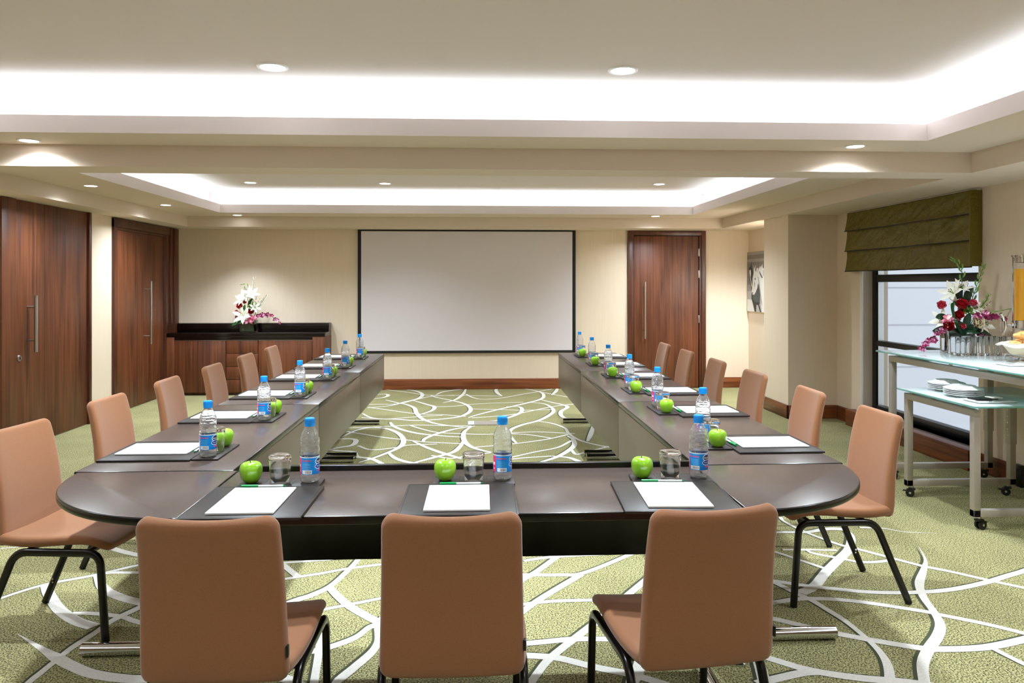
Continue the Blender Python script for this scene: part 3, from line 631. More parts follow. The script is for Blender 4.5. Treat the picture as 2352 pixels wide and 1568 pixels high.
# ================================================================== TABLES
TZ = .74; TH_ = .028
XI, XO, RI, RO = -.955, -1.575, .905, 1.525     # inner and outer edges of the two arms
def table_top(q, x0, x1, y0, y1): q.box(x0, x1, y0, y1, TZ-TH_, TZ, 'edge', .004, top='laminate')
def tleg(parent, cx, cy, along, half, out=0):
    """column with a round bar foot"""
    q = MB(); q.tube([(cx, cy, .03), (cx, cy, TZ-TH_)], .024, 'chrome', 16)
    q.lathe([(.024, 0), (.028, -.004), (.028, -.012), (0, -.012)], 'chrome', 16, (cx, cy, TZ-TH_))
    lg = q.build('leg', parent)
    q = MB(); a = Vector((half, 0, 0)) if along == 'x' else Vector((0, half, 0)); c = Vector((cx, cy, .028))
    q.tube([c-a, c+a], .026, 'chrome', 18); q.build('foot', lg)
    for s in (-1, 1): q = MB(); q.lathe([(0, 0), (.012, 0), (.014, .008), (0, .008)], 'black', 10, tuple(c + a*s*.86 - Vector((0, 0, .028)))); q.build('glide', lg)
def arm_table(side, y0, y1, label):
    x0, x1 = (XO, XI) if side < 0 else (RI, RO); cx, cy = (x0+x1)/2, (y0+y1)/2
    t = thing('conference_table', label, 'table', (cx, cy, 0), 0, 'straight tables of the U-shaped table')
    q = MB(); table_top(q, x0-cx, x1-cx, y0+.002-cy, y1-.002-cy); q.build('tabletop', t)
    xi = (x1 if side < 0 else x0) - cx; q = MB()
    q.box(min(xi, xi+side*.016), max(xi, xi+side*.016), y0+.006-cy, y1-.006-cy, .385, TZ-TH_-.001, 'panel', .002); q.build('modesty_panel', t)
    for yy in ((y0+.03) if y0 < 3.2 else y0+.075, y1-.075): tleg(t, 0, yy-cy, 'x', .27 + (.02 if yy < 3.2 else 0))
YJ = [3.09, 4.765, 6.465, 8.185]
nm = ('nearest the camera', 'in the middle of the row', 'at the far end by the projection screen')
for s, sn in ((-1, 'left'), (1, 'right')):
    for k in range(3): arm_table(s, YJ[k], YJ[k+1], 'dark brown straight table on the %s arm, %s' % (sn, nm[k]))
# front table
cx, cy = -.02, 2.775
t = thing('conference_table', 'dark brown table across the near end of the U, between the rounded corners', 'table', (cx, cy, 0), 0, 'straight tables of the U-shaped table')
q = MB(); table_top(q, -.932-cx, .890-cx, 2.462-cy, 3.062-cy); q.build('tabletop', t)
q = MB(); q.box(-.925-cx, .885-cx, 3.064-cy, 3.088-cy, .385, TZ+.021, 'edge', .004); q.build('modesty_panel', t)  # black below the lip stands in for shade under the table
for x in (-.90, .865): tleg(t, x-cx, 2.85-cy, 'y', .20)
# rounded corners
def corner(side, cx, cy, R, label):
    t = thing('corner_table', label, 'table', (cx, cy, 0), 0, 'rounded corner pieces of the U-shaped table')
    n = 40; poly = [(0, 0)] + [(side*R*math.cos(PI/2*k/n), -R*math.sin(PI/2*k/n)) for k in range(n+1)]
    poly.insert(1, (side*R, 0)) if False else None
    q = MB(); q.prism(poly, TZ-TH_, TZ, 'edge', .007, top='laminate', seg=3); q.build('tabletop', t)
    for x, y in ((side*.10, -.04), (side*.5, -.04), (side*.04, -.2), (side*.04, -.52)):
        q = MB(); q.box(x-.03, x+.03, y-.03, y+.03, TZ-TH_-.012, TZ-TH_+.001, 'chrome', .003); q.build('linking_bracket', t)
    q = MB(); q.tube([(side*.13, -.13, .02), (side*.13, -.13, TZ-TH_)], .022, 'chrome', 14); q.lathe([(0, 0), (.05, 0), (.05, .008), (.022, .02)], 'chrome', 18, (side*.13, -.13, 0)); q.build('leg', t)
corner(-1, -.936, 3.086, .622, 'dark brown quarter-round table at the near left corner of the U')
corner(1, .894, 3.086, .622, 'dark brown quarter-round table at the near right corner of the U')

# ================================================================== CHAIRS
def pad_rings(st):
    """st: list of (y, z, ny, nz, width, thick, curve): stadium sections across x"""
    rings = []
    for (y, z, ny, nz, w_, t_, cu) in st:
        r = min(t_/2, w_/2*.98); pts = []; K_ = 10; hw = w_/2 - r
        for k in range(K_+1): pts.append((-hw + 2*hw*k/K_, t_/2))
        for k in range(1, 6): a = PI/2 - PI*k/6; pts.append((hw + r*math.cos(a), r*math.sin(a)*(t_/2/r)))
        for k in range(K_+1): pts.append((hw - 2*hw*k/K_, -t_/2))
        for k in range(1, 6): a = -PI/2 - PI*k/6; pts.append((-hw + r*math.cos(a), r*math.sin(a)*(t_/2/r)))
        rings.append([Vector((x, y + ny*(n + cu*(2*x/w_)**2), z + nz*(n + cu*(2*x/w_)**2))) for x, n in pts])
    return rings
def profile(path, wf, tf, cf, r0, r1, flip=1):
    """resample path (y,z); round both ends with radii r0, r1 in width"""
    P = [Vector((0, a, b)) for a, b in path]
    Q = [P[0]*2-P[1]] + P + [P[-1]*2-P[-2]]; S = []
    for i in range(1, len(Q)-2):
        for k in range(4):
            t = k/4; a, b, c, d = Q[i-1], Q[i], Q[i+1], Q[i+2]
            S.append(.5*((2*b)+(c-a)*t+(2*a-5*b+4*c-d)*t*t+(3*b-a-3*c+d)*t*t*t))
    S.append(P[-1]); L = [0]
    for i in range(1, len(S)): L.append(L[-1] + (S[i]-S[i-1]).length)
    T = L[-1]
    def at(s):
        s = max(0, min(T, s))
        for i in range(1, len(S)):
            if L[i] >= s: break
        f = (s-L[i-1])/(L[i]-L[i-1]); return S[i-1].lerp(S[i], f), (S[i]-S[i-1]).normalized()
    ss = [(r0*(1-math.cos(PI/2*k/6)), 0, k/6) for k in range(6)] + [(r0+(T-r0-r1)*k/14, 1, 1) for k in range(15)] + [(T-r1*(1-math.cos(PI/2*(6-k)/6)), 2, (6-k)/6) for k in range(1, 7)]
    out = []
    for s, e, f in ss:
        p, t = at(s); n = Vector((0, -t.z, t.y))*flip; u = s/T
        sn = math.sin(PI/2*f) if f > 0 else 0
        rr = r0 if e == 0 else r1
        w_ = wf(u) - (2*rr*(1-sn) if e != 1 else 0); th = tf(u)
        if e != 1:
            g = min(1, (s if e == 0 else T-s)/(th*.5)); th *= max(.12, math.sqrt(max(0, 1-(1-g)**2)))
        out.append((p.y, p.z, n.y, n.z, w_, th, cf(u)))
    return out
def make_chair(label, group):
    t = thing('conference_chair', label, 'chair', (0, 0, 0), 0, group)
    q = MB(); q.sweep(pad_rings(profile([(-.195, .432), (-.16, .418), (-.08, .412), (.02, .416), (.12, .424), (.20, .424), (.255, .410), (.285, .384)],
        lambda u: .405 + .03*math.sin(PI*u), lambda u: .05 - .014*u, lambda u: .012, .03, .05, 1)), 'fabric'); q.build('seat', t, 70)
    q = MB(); q.sweep(pad_rings(profile([(-.168, .396), (-.182, .43), (-.190, .48), (-.198, .56), (-.212, .66), (-.236, .77), (-.262, .858)],
        lambda u: .405 - .028*u, lambda u: .052 - .012*u, lambda u: .006 + .018*u, .035, .038, -1)), 'fabric'); q.build('backrest', t, 70)
    q = MB(); q.box(.196, .203, -.20, -.185, .47, .50, 'black', .001); q.build('fabric_tag', t)
    for s in (-1, 1):
        x = .203*s
        rail = fillet([(x, -.185, .18), (x, -.10, .382), (x, .262, .386), (x, .276, .19)], .055)
        q = MB(); q.tube(rail, .0165, 'blackmetal', 12, r2=.0130, up=(0, 0, 1)); q.build('side_rail', t)
        for a, b in (((x, -.185, .18), (x, -.261, .004)), ((x, .276, .19), (x, .288, .004))):
            q = MB(); q.tube([a, b], .0165, 'blackmetal', 12, r2=.0130, up=(0, 1, 0)); lg = q.build('leg', t)
            q = MB(); c = Vector(a).lerp(Vector(b), .38); q.tube([c + Vector((0, 0, .006)), c + Vector((s*-.019, 0, .006))], .005, 'chrome', 8); q.tube([c - Vector((0, 0, .010)), c + Vector((s*-.016, 0, -.010))], .004, 'chrome', 8); q.build('linking_clip', lg)
    for y in (-.06, .2):
        q = MB(); q.tube([(-.203, y, .380), (.203, y, .382)], .011, 'blackmetal', 10); q.build('cross_bar', t)
    return t
ords = ['first', 'second', 'third', 'fourth', 'fifth', 'sixth']
proto = None
def chair(x, y, rz, label, group):
    global proto
    if proto is None:
        proto = make_chair(label, group); proto.location = (x, y, 0); proto.rotation_euler = (0, 0, rz)
    else: dup(proto, (x, y, 0), rz, label, group)
G1 = 'chairs along the near edge of the table'; G2 = 'chairs along the left arm'; G3 = 'chairs along the right arm'
chair(-.70, 2.30, math.radians(-1.5), 'tan fabric chair seen from behind at the near edge, left of three', G1)
chair(-.06, 2.30, 0, 'tan fabric chair seen from behind at the near edge, middle of three', G1)
chair(.635, 2.32, math.radians(8), 'tan fabric chair at the near edge, right of three, turned slightly left', G1)
LY = [3.42, 4.27, 5.10, 5.95, 6.80, 7.65]; RY = [3.64, 4.42, 5.29, 6.14, 7.02, 7.86]
def where(side, k):
    if k == 0: return 'by the rounded %s corner' % side
    if k == 5: return 'nearest the screen'
    return '%s from the camera' % ords[k]
for k in range(6):
    chair(-1.765 + (0 if k else .01), LY[k], -PI/2 + math.radians([-7, -2, 1, 0, -1, 0][k]), 'tan fabric chair with black legs on the left arm, %s' % where('left', k), G2)
for k in range(6):
    chair(1.745, RY[k], PI/2 + math.radians([1, -2, 2, 0, 1, 0][k]), 'tan fabric chair with black legs on the right arm, %s' % where('right', k), G3)

# ================================================================== PLACE SETTINGS
def rot(v, a): return Vector((v[0]*math.cos(a) - v[1]*math.sin(a), v[0]*math.sin(a) + v[1]*math.cos(a)))
# prototypes, built at the origin, facing +y
def mk_mat():
    o = MB(); o.box(-.193, .193, -.19, .19, 0, .009, 'leather', .002)
    for a, b, c, d in ((-.187, .187, -.1845, -.183), (-.187, .187, .183, .1845), (-.187, -.1855, -.184, .184), (.1855, .187, -.184, .184)): o.box(a, b, c, d, .0088, .0094, 'stitch')
    return o.build('desk_mat')
def mk_tray():
    o = MB(); o.box(-.151, .151, -.055, .055, 0, .008, 'leather', .002)
    for x in (-.055, .048): o.box(x-.0008, x+.0008, -.054, .054, .0078, .0084, 'stitch')
    for y in (-.05, .05): o.box(-.148, .148, y-.0006, y+.0006, .0078, .0084, 'stitch')
    return o.build('leather_tray')
def mk_pad():
    t = thing('notepad', '', 'notepad')
    o = MB(); o.box(-.106, .106, -.150, .150, 0, .0015, 'papergrey', 0); o.build('backing_card', t)
    o = MB(); o.box(-.107, .107, -.151, .151, .0015, .0062, 'paper', .0005)
    for k, x in enumerate((.052, .060, .066, .074, .083, .090)): o.box(x, x+.005-(k % 2)*.001, .128+(k % 3)*.0008, .1295+(k % 3)*.0008, .0062, .0063, 'papergrey')
    for k, x in enumerate((.058, .067, .075, .082)): o.box(x, x+.006, .121, .1222, .0062, .0063, 'papergrey')
    o.build('paper_block', t); return t
def mk_pen():
    t = thing('pen', '', 'pen'); z = .0055
    o = MB(); o.tube([(-.020, 0, z), (.070, 0, z)], .0044, 'penwhite', 10); o.tube([(.071, 0, z), (.079, 0, z)], [.0042, .0010], 'pengreen', 10); o.build('barrel', t)
    o = MB(); o.tube([(-.078, 0, z), (-.018, 0, z)], .0054, 'pengreen', 12); o.build('cap', t)
    o = MB(); o.box(-.040, .006, .0045, .0075, z-.002, z+.002, 'pengreen', .0008); o.build('clip', t); return t
def mk_apple():
    t = thing('green_apple', '', 'apple')
    prof = [(0, .010), (.006, .006), (.013, .002), (.020, .001), (.030, .010), (.0375, .026), (.0405, .042), (.0395, .056), (.034, .068), (.025, .0745), (.015, .0755), (.008, .0725), (.003, .067), (0, .064)]
    P = [Vector((a, 0, b)) for a, b in prof]; pr2 = []
    for i in range(len(P)-1):
        a, b, c, d = P[max(i-1, 0)], P[i], P[i+1], P[min(i+2, len(P)-1)]
        for k in range(3):
            u = k/3; v = .5*((2*b)+(c-a)*u+(2*a-5*b+4*c-d)*u*u+(3*b-a-3*c+d)*u**3); pr2.append((max(0, v.x), v.z))
    pr2.append(prof[-1]); pr2[0] = (0, .010)
    o = MB(); o.lathe(pr2, 'apple', 30)
    for v in o.bm.verts:
        a = math.atan2(v.co.y, v.co.x); f = 1 + .025*math.cos(5*a)*(v.co.z/.075) + .015*math.cos(2*a+.7); v.co.x *= f; v.co.y *= f
    o.build('flesh', t, 80)
    o = MB(); o.tube([(0, 0, .064), (.001, 0, .072), (.004, .001, .081)], [.0016, .0014, .0020], 'stem', 7); o.build('stalk', t); return t
def mk_glass():
    # tumbler standing upside down: thick closed base on top
    o = MB(); o.lathe([(.0330, .0), (.0345, .0008), (.0365, .03), (.0395, .075), (.0415, .094), (.0405, .100), (.0365, .1025), (.020, .1018), (0, .101),
                       ], 'glass', 36)
    o.lathe([(0, .086), (.030, .087), (.0365, .084), (.0372, .075), (.0345, .03), (.0325, .0008), (.0330, .0)], 'glass', 36)
    bmesh.ops.remove_doubles(o.bm, verts=o.bm.verts, dist=1e-5)
    return o.build('water_glass', None, 50)
def mk_bottle():
    t = thing('water_bottle', '', 'bottle')
    pr = [(0, .004), (.012, .003), (.022, 0), (.029, .002), (.0338, .009), (.035, .016), (.0343, .021), (.035, .027), (.0345, .031), (.0341, .034), (.0341, .096), (.0350, .101), (.0342, .107), (.0353, .114), (.0340, .124), (.0348, .134), (.0338, .145), (.0345, .154), (.0335, .164), (.0305, .176), (.0255, .188), (.0200, .198), (.0165, .204), (.0150, .208), (.0150, .214), (0, .214)]
    den = []                                   # finer rings where the wall is embossed
    for (a, b), (c, d) in zip(pr[:-2], pr[1:-1]):
        k_ = 5 if b > .100 and d < .19 else 1
        den += [(a + (c-a)*k/k_, b + (d-b)*k/k_) for k in range(k_)]
    den.append(pr[-2])
    inner = [(max(0, a-.0011), min(b+.0012, .2135)) for a, b in den][::-1]
    o = MB(); o.lathe(den + inner, 'plastic', 64)
    for v in o.bm.verts:
        r = Vector((v.co.x, v.co.y, 0))
        if r.length < .005: continue
        a = math.atan2(r.y, r.x); r.normalize()
        if .100 < v.co.z < .186:
            p = Vector((math.cos(a)*2.2, math.sin(a)*2.2, v.co.z*62)); q_ = p + noise.noise_vector(p)*.7
            g = 1 - abs(noise.noise(q_))*4; e = min(1, (v.co.z-.100)/.008, (.186-v.co.z)/.015)
            v.co += r*(max(0, g)*.0013*e)
        if .001 < v.co.z < .03: v.co += r*(.0010*math.cos(5*a))
    bmesh.ops.remove_doubles(o.bm, verts=o.bm.verts, dist=1e-6)
    body = o.build('bottle_body', t, 60)
    o = MB(); o.lathe([(.0352, .034), (.0352, .098)], 'label', 48); lb = o.build('bottle_label', t, recalc=False)
    for v in lb.data.vertices: pass
    o = MB(); n = 40; pts = []
    o.lathe([(0, .236), (.0170, .236), (.0184, .2335), (.0186, .214), (.0192, .212), (.0192, .207), (.0155, .207)], 'cap', 40)
    for k in range(40):
        a = 2*PI*k/40
        o.box(.0183, .0190, -.0006, .0006, .2145, .231, 'cap', mt=Matrix.Rotation(a, 4, 'Z'))
    o.build('bottle_cap', t)
    # lettering on the two ovals, bent round the label
    def word(txt, size, z, phi0, m):
        c = bpy.data.curves.new('lettering', 'FONT'); c.body = txt; c.size = size; c.align_x = 'CENTER'; c.align_y = 'CENTER'
        tmp = bpy.data.objects.new('lettering', c); COL.objects.link(tmp); dg = bpy.context.evaluated_depsgraph_get(); dg.update()
        me = bpy.data.meshes.new_from_object(tmp.evaluated_get(dg)); bpy.data.objects.remove(tmp)
        for v in me.vertices:
            p = phi0 + v.co.x/.0354; zz = z + v.co.y; v.co = (.0354*math.sin(p), -.0354*math.cos(p), zz)
        me.materials.clear(); me.materials.append(M[m]); ob = bpy.data.objects.new('lettering', me); COL.objects.link(ob); ob.parent = lb
    for p0 in (1.35, 1.35-3.3):
        word('Nestlé', .0115, .0795, p0, 'paper'); word('Pure Life', .0078, .0620, p0, 'paper')
    return t
PM, PT, PP, PE, PA, PG, PB = mk_mat(), mk_tray(), mk_pad(), mk_pen(), mk_apple(), mk_glass(), mk_bottle()
PLACE = []
for c, y, x0, n in ((-.713, 2.862, -.022, 'at the near edge, left place'), (0.0, 2.862, -.046, 'at the near edge, middle place'), (.743, 2.862, -.042, 'at the near edge, right place')):
    PLACE.append(((c, y), 0, x0, n, {'t': 0}))
LP = [3.41, 4.28, 5.125, 6.05, 6.87, 7.72]; RP = [3.50, 4.41, 5.235, 6.10, 6.97, 7.79]
for k in range(6): PLACE.append(((-1.128, LP[k]), -PI/2, -.030, 'on the left arm, %s place%s' % (ords[k], ' beside the screen' if k == 5 else ' from the rounded corner'), {}))
for k in range(6): PLACE.append(((1.094, RP[k]), PI/2, -.040, 'on the right arm, %s place%s' % (ords[k], ' beside the screen' if k == 5 else ' from the rounded corner'), {}))
first = True
TT = TZ + .0004
for i, (c, a, x0, n, _) in enumerate(PLACE):
    jit = random.uniform(-.012, .012)
    aa = a + (math.radians(-3) if i == 2 else jit)
    def loc(x, y, z): p = rot((x, y), aa); return (c[0]+p.x, c[1]+p.y, z)
    def put(proto, L, rz, label, cat, group):
        if first: o = proto; o.location = L; o.rotation_euler = (0, 0, rz); o['label'] = label; o['category'] = cat; o['group'] = group
        else: dup(proto, L, rz, label, group)
    put(PT, loc(0, 0, TT), aa, 'small black leather drinks tray ' + n, 'tray', 'leather drinks trays')
    put(PM, loc(x0, -.247, TT), aa, 'black leather writing mat ' + n, 'desk mat', 'leather writing mats')
    put(PP, loc(x0-.006, -.252, TT+.0098), aa+random.uniform(-.008, .008), 'white notepad on the leather mat ' + n, 'notepad', 'white notepads')
    put(PE, loc(-.042+random.uniform(-.004, .004), -.080, TT+.0098), aa+random.uniform(-.02, .03), 'white pen with green cap ' + n, 'pen', 'green capped pens')
    put(PA, loc(-.108, .0, TT+.0085), random.uniform(0, 6), 'green apple ' + n, 'apple', 'green apples')
    put(PG, loc(-.002, -.004, TT+.0088), random.uniform(0, 6), 'upside-down clear tumbler ' + n, 'glass', 'upturned water glasses')
    br = 0 if i in (0, 1) else (-.62 if i == 2 else (random.uniform(-.1, .1)+.05 if i < 9 else random.uniform(-.5, .0)))
    put(PB, loc(.106, .0, TT+.0085), br, 'water bottle with blue cap ' + n, 'bottle', 'water bottles')
    first = False

# ================================================================== SCREEN
sx0, sx1, sz0, sz1, sy = -1.618, 1.432, .512, 2.236, 10.745
t = thing('projection_screen', 'large white projection screen with black border on the back wall', 'screen', ((sx0+sx1)/2, sy, sz0))
cx = (sx0+sx1)/2
q = MB(); q.box(sx0+.045-cx, sx1-.045-cx, -.004, .004, .035, sz1-sz0-.018, 'screen'); q.build('screen_surface', t)
q = MB(); H_ = sz1-sz0
q.box(sx0-cx, sx0+.046-cx, -.006, .03, 0, H_, 'bezel', .002); q.box(sx1-.046-cx, sx1-cx, -.006, .03, 0, H_, 'bezel', .002)
q.box(sx0+.046-cx, sx1-.046-cx, -.006, .03, 0, .036, 'bezel', .002); q.box(sx0+.046-cx, sx1-.046-cx, -.006, .03, H_-.02, H_, 'bezel', .002); q.build('screen_border', t)

# ================================================================== SIDEBOARD
X0, X1, Y0, Y1 = -4.085, -1.99, 10.32, 10.778
t = thing('sideboard', 'walnut sideboard with black top and raised back against the far wall', 'sideboard', (-3.04, 10.55, 0)); ox, oy = 3.04, -10.55
def sb(name, bs, m, bev=.003, par=None):
    q = MB()
    for x0, x1, y0, y1, z0, z1 in bs: q.box(x0+ox, x1+ox, y0+oy, y1+oy, z0, z1, m, bev)
    return q.build(name, par or t)
sb('carcass', [(X0+.16, X1-.17, Y0+.03, Y1, .06, .73), (X0+.10, X1-.1, Y0+.05, Y1, 0, .07)], 'wood_frame')
sb('side_post', [(X0, X0+.125, Y0, Y1, 0, .775)], 'wood'); sb('side_post', [(X1-.165, X1, Y0, Y1, 0, .775)], 'wood')
sb('countertop', [(X0, X1, Y0-.004, Y1, .776, .83), (X0+.125, X1-.165, Y0, Y0+.05, .735, .777)], 'darkwood')
sb('raised_back', [(X0+.0, X1, 10.60, Y1, .83, .945)], 'darkwood')
sb('door', [(X0+.132, -3.297, Y0+.008, Y0+.028, .04, .728)], 'wood'); sb('door', [(-2.865, X1-.172, Y0+.008, Y0+.028, .04, .728)], 'wood')
for k in range(4): sb('drawer', [(-3.288, -2.874, Y0+.008, Y0+.028, .558-k*.173, .726-k*.173)], 'wood')
sb('edge_trim', [(X0+.132, -2.874, Y0+.004, Y0+.012, .7285, .734), (-2.865, X1-.17, Y0+.004, Y0+.012, .7285, .734)], 'steel', 0)

# ================================================================== FLOWERS
def petal(q, c, d, up, L, W, curl, m, n=4, tip=.15, cup=.25):
    """one curved petal from c along d, bending towards up"""
    d = Vector(d).normalized(); up = Vector(up); up = (up - d*up.dot(d)).normalized(); s = d.cross(up); c = Vector(c)
    def f(u, v):
        a = curl*u; p = c + d*(L*(math.sin(a)/curl if abs(curl) > .01 else u)) + up*(L*((1-math.cos(a))/curl if abs(curl) > .01 else 0))
        wv = W*(math.sin(PI*min(1, u*.93+.07))**.7)*(1 if u < .7 else 1-tip*(u-.7)/.3) * (v-.5)
        return p + s*wv + up*(cup*W*(2*v-1)**2*math.sin(PI*u))
    q.grid(f, n, 2, m)
def dirv(az, el): return Vector((math.cos(az)*math.cos(el), math.sin(az)*math.cos(el), math.sin(el)))
def frame_of(ax):
    ax = Vector(ax).normalized(); a = ax.orthogonal().normalized(); return ax, a, ax.cross(a)
def rose(par, c, ax, r, m, name='rose'):
    q = MB(); ax, a, b = frame_of(ax); c = Vector(c)
    for ring, (n, rr, el, L) in enumerate(((3, .10, 1.35, .9), (4, .25, 1.2, 1.0), (5, .42, 1.0, 1.05), (6, .55, .7, 1.05))):
        for k in range(n):
            th = 2*PI*k/n + ring*.6; o = a*math.cos(th) + b*math.sin(th)
            petal(q, c + o*rr*r*.4, o*math.cos(el) + ax*math.sin(el), ax*1.0 - o*.9, r*L*1.1, r*1.15, .75, m, 4, .1, .45)
    return q.build(name, par, 80, False)
def lily(par, c, ax, r, m='lily'):
    q = MB(); ax, a, b = frame_of(ax); c = Vector(c)
    for k in range(6):
        th = PI*k/3; o = a*math.cos(th) + b*math.sin(th)
        petal(q, c, o*.55 + ax*.8, o - ax*.2, r*1.25, r*.42, 1.0, m, 6, .8, .18)
    for k in range(5):
        th = 2*PI*k/5; o = a*math.cos(th) + b*math.sin(th); q.tube([c, c + ax*r*.5 + o*r*.12], .0015, 'leaflight', 5); q.ball(c + ax*r*.52 + o*r*.12, .004, 'twig', 6)
    return q.build('lily', par, 80, False)
def carnation(par, c, r, m):
    q = MB(); c = Vector(c)
    for k in range(34):
        az = random.uniform(0, 2*PI); el = random.uniform(-.4, 1.5); d = dirv(az, el)
        petal(q, c + d*r*.25, d, dirv(az+1.5, .3), r*.8, r*.5, random.uniform(-.9, .9), m, 3, 0, .5)
    return q.build('carnation', par, 80, False)
def orchid_spray(par, pts, m1, m2, n, size):
    q = MB(); P = smooth3(pts); q.tube(P, .0022, 'leaf', 5)
    for k in range(n):
        i = int((len(P)-1)*(.25+.75*k/(n-1))); p = P[i] + Vector((random.uniform(-1, 1), random.uniform(-1, 1), random.uniform(-.8, .8)))*size*.6
        ax = Vector((random.uniform(-.5, .5), -1, random.uniform(-.3, .5))); ax, a, b = frame_of(ax); s = size*(1.0-.35*k/n)
        for j in range(5):
            th = 2*PI*j/5+random.uniform(-.2, .2); o = a*math.cos(th)+b*math.sin(th); petal(q, p, o+ax*.25, ax, s, s*.75, .5, m1 if j % 2 or m2 == m1 else (m1 if random.random() < .6 else m2), 3, .2, .2)
        q.ball(p+ax*s*.15, s*.22, m2, 6)
    return q.build('orchid_spray', par, 80, False)
def smooth3(P, per=6):
    P = [Vector(p) for p in P]; Q = [P[0]*2-P[1]] + P + [P[-1]*2-P[-2]]; out = []
    for i in range(1, len(Q)-2):
        for k in range(per):
            t = k/per; a, b, c, d = Q[i-1], Q[i], Q[i+1], Q[i+2]; out.append(.5*((2*b)+(c-a)*t+(2*a-5*b+4*c-d)*t*t+(3*b-a-3*c+d)*t**3))
    out.append(P[-1]); return out
def spike(par, pts, m, n, s, name='gladiolus_spike'):
    q = MB(); P = smooth3(pts); q.tube(P, [.0035-.002*i/len(P) for i in range(len(P))], 'leaf', 6)
    for k in range(n):
        f = .35+.65*k/(n-1); i = min(len(P)-2, int((len(P)-1)*f)); t = (P[i+1]-P[i]).normalized(); sd = Vector((1, 0, 0))*(1 if k % 2 else -1); z = s*(1.15-.6*f)
        for g in (-1, 1): petal(q, P[i], t*.9+sd*.45+Vector((0, g*.2, 0)), sd, z, z*.34, -.3, m, 4, .7, .3)
    return q.build(name, par, 80, False)
def blade(par, pts, wd, m='leaf', name='leaf'):
    q = MB(); P = smooth3(pts); n = len(P)-1
    def f(u, v):
        i = min(n, int(round(u*n))); t = (P[min(i+1, n)]-P[max(i-1, 0)]).normalized(); s = t.cross(Vector((0, -1, .15))).normalized()
        return P[i] + s*wd*(v-.5)*(math.sin(PI*(.08+.92*u))**.6) + Vector((0, -1, 0))*wd*.2*(2*v-1)**2
    q.grid(f, n, 2, m); return q.build(name, par, 80, False)
def twigs(par, segs):
    q = MB()
    for a, b in segs:
        P = smooth3([a, (Vector(a)+Vector(b))/2 + Vector((random.uniform(-.01, .01), 0, .008)), b]); q.tube(P, .0016, 'twig', 5)
        for k in range(6): q.ball(P[4+k*(len(P)-5)//6] + Vector((random.uniform(-.004, .004), -.002, random.uniform(-.003, .003))), .0042, 'lily' if k % 2 else 'twig', 6, (1, 1, 1.5))
    return q.build('budding_twig', par, 80, False)
def vase(par, w_, h, lo=.016):
    q = MB(); o = w_/2; i = o-.006
    q.box(-o, o, -o, o, 0, .012, 'glass', .002)
    for (a, b, c, d) in ((-o, o, -o, -i), (-o, o, i, o), (-o, -i, -i, i), (i, o, -i, i)): q.box(a, b, c, d, .012, h, 'glass', .0015)
    v = q.build('glass_vase', par)
    q = MB(); q.box(-i+.004, i-.004, -i+.004, i-.004, lo, h-.004, 'leafdark', .008)
    for k in range(4): q.box(-i+.003, i-.003, -i+.003, i-.003, lo+.01+k*(h-lo)*.2, lo+.011+k*(h-lo)*.2, 'leaf', 0)
    q.build('wrapped_leaf', v)

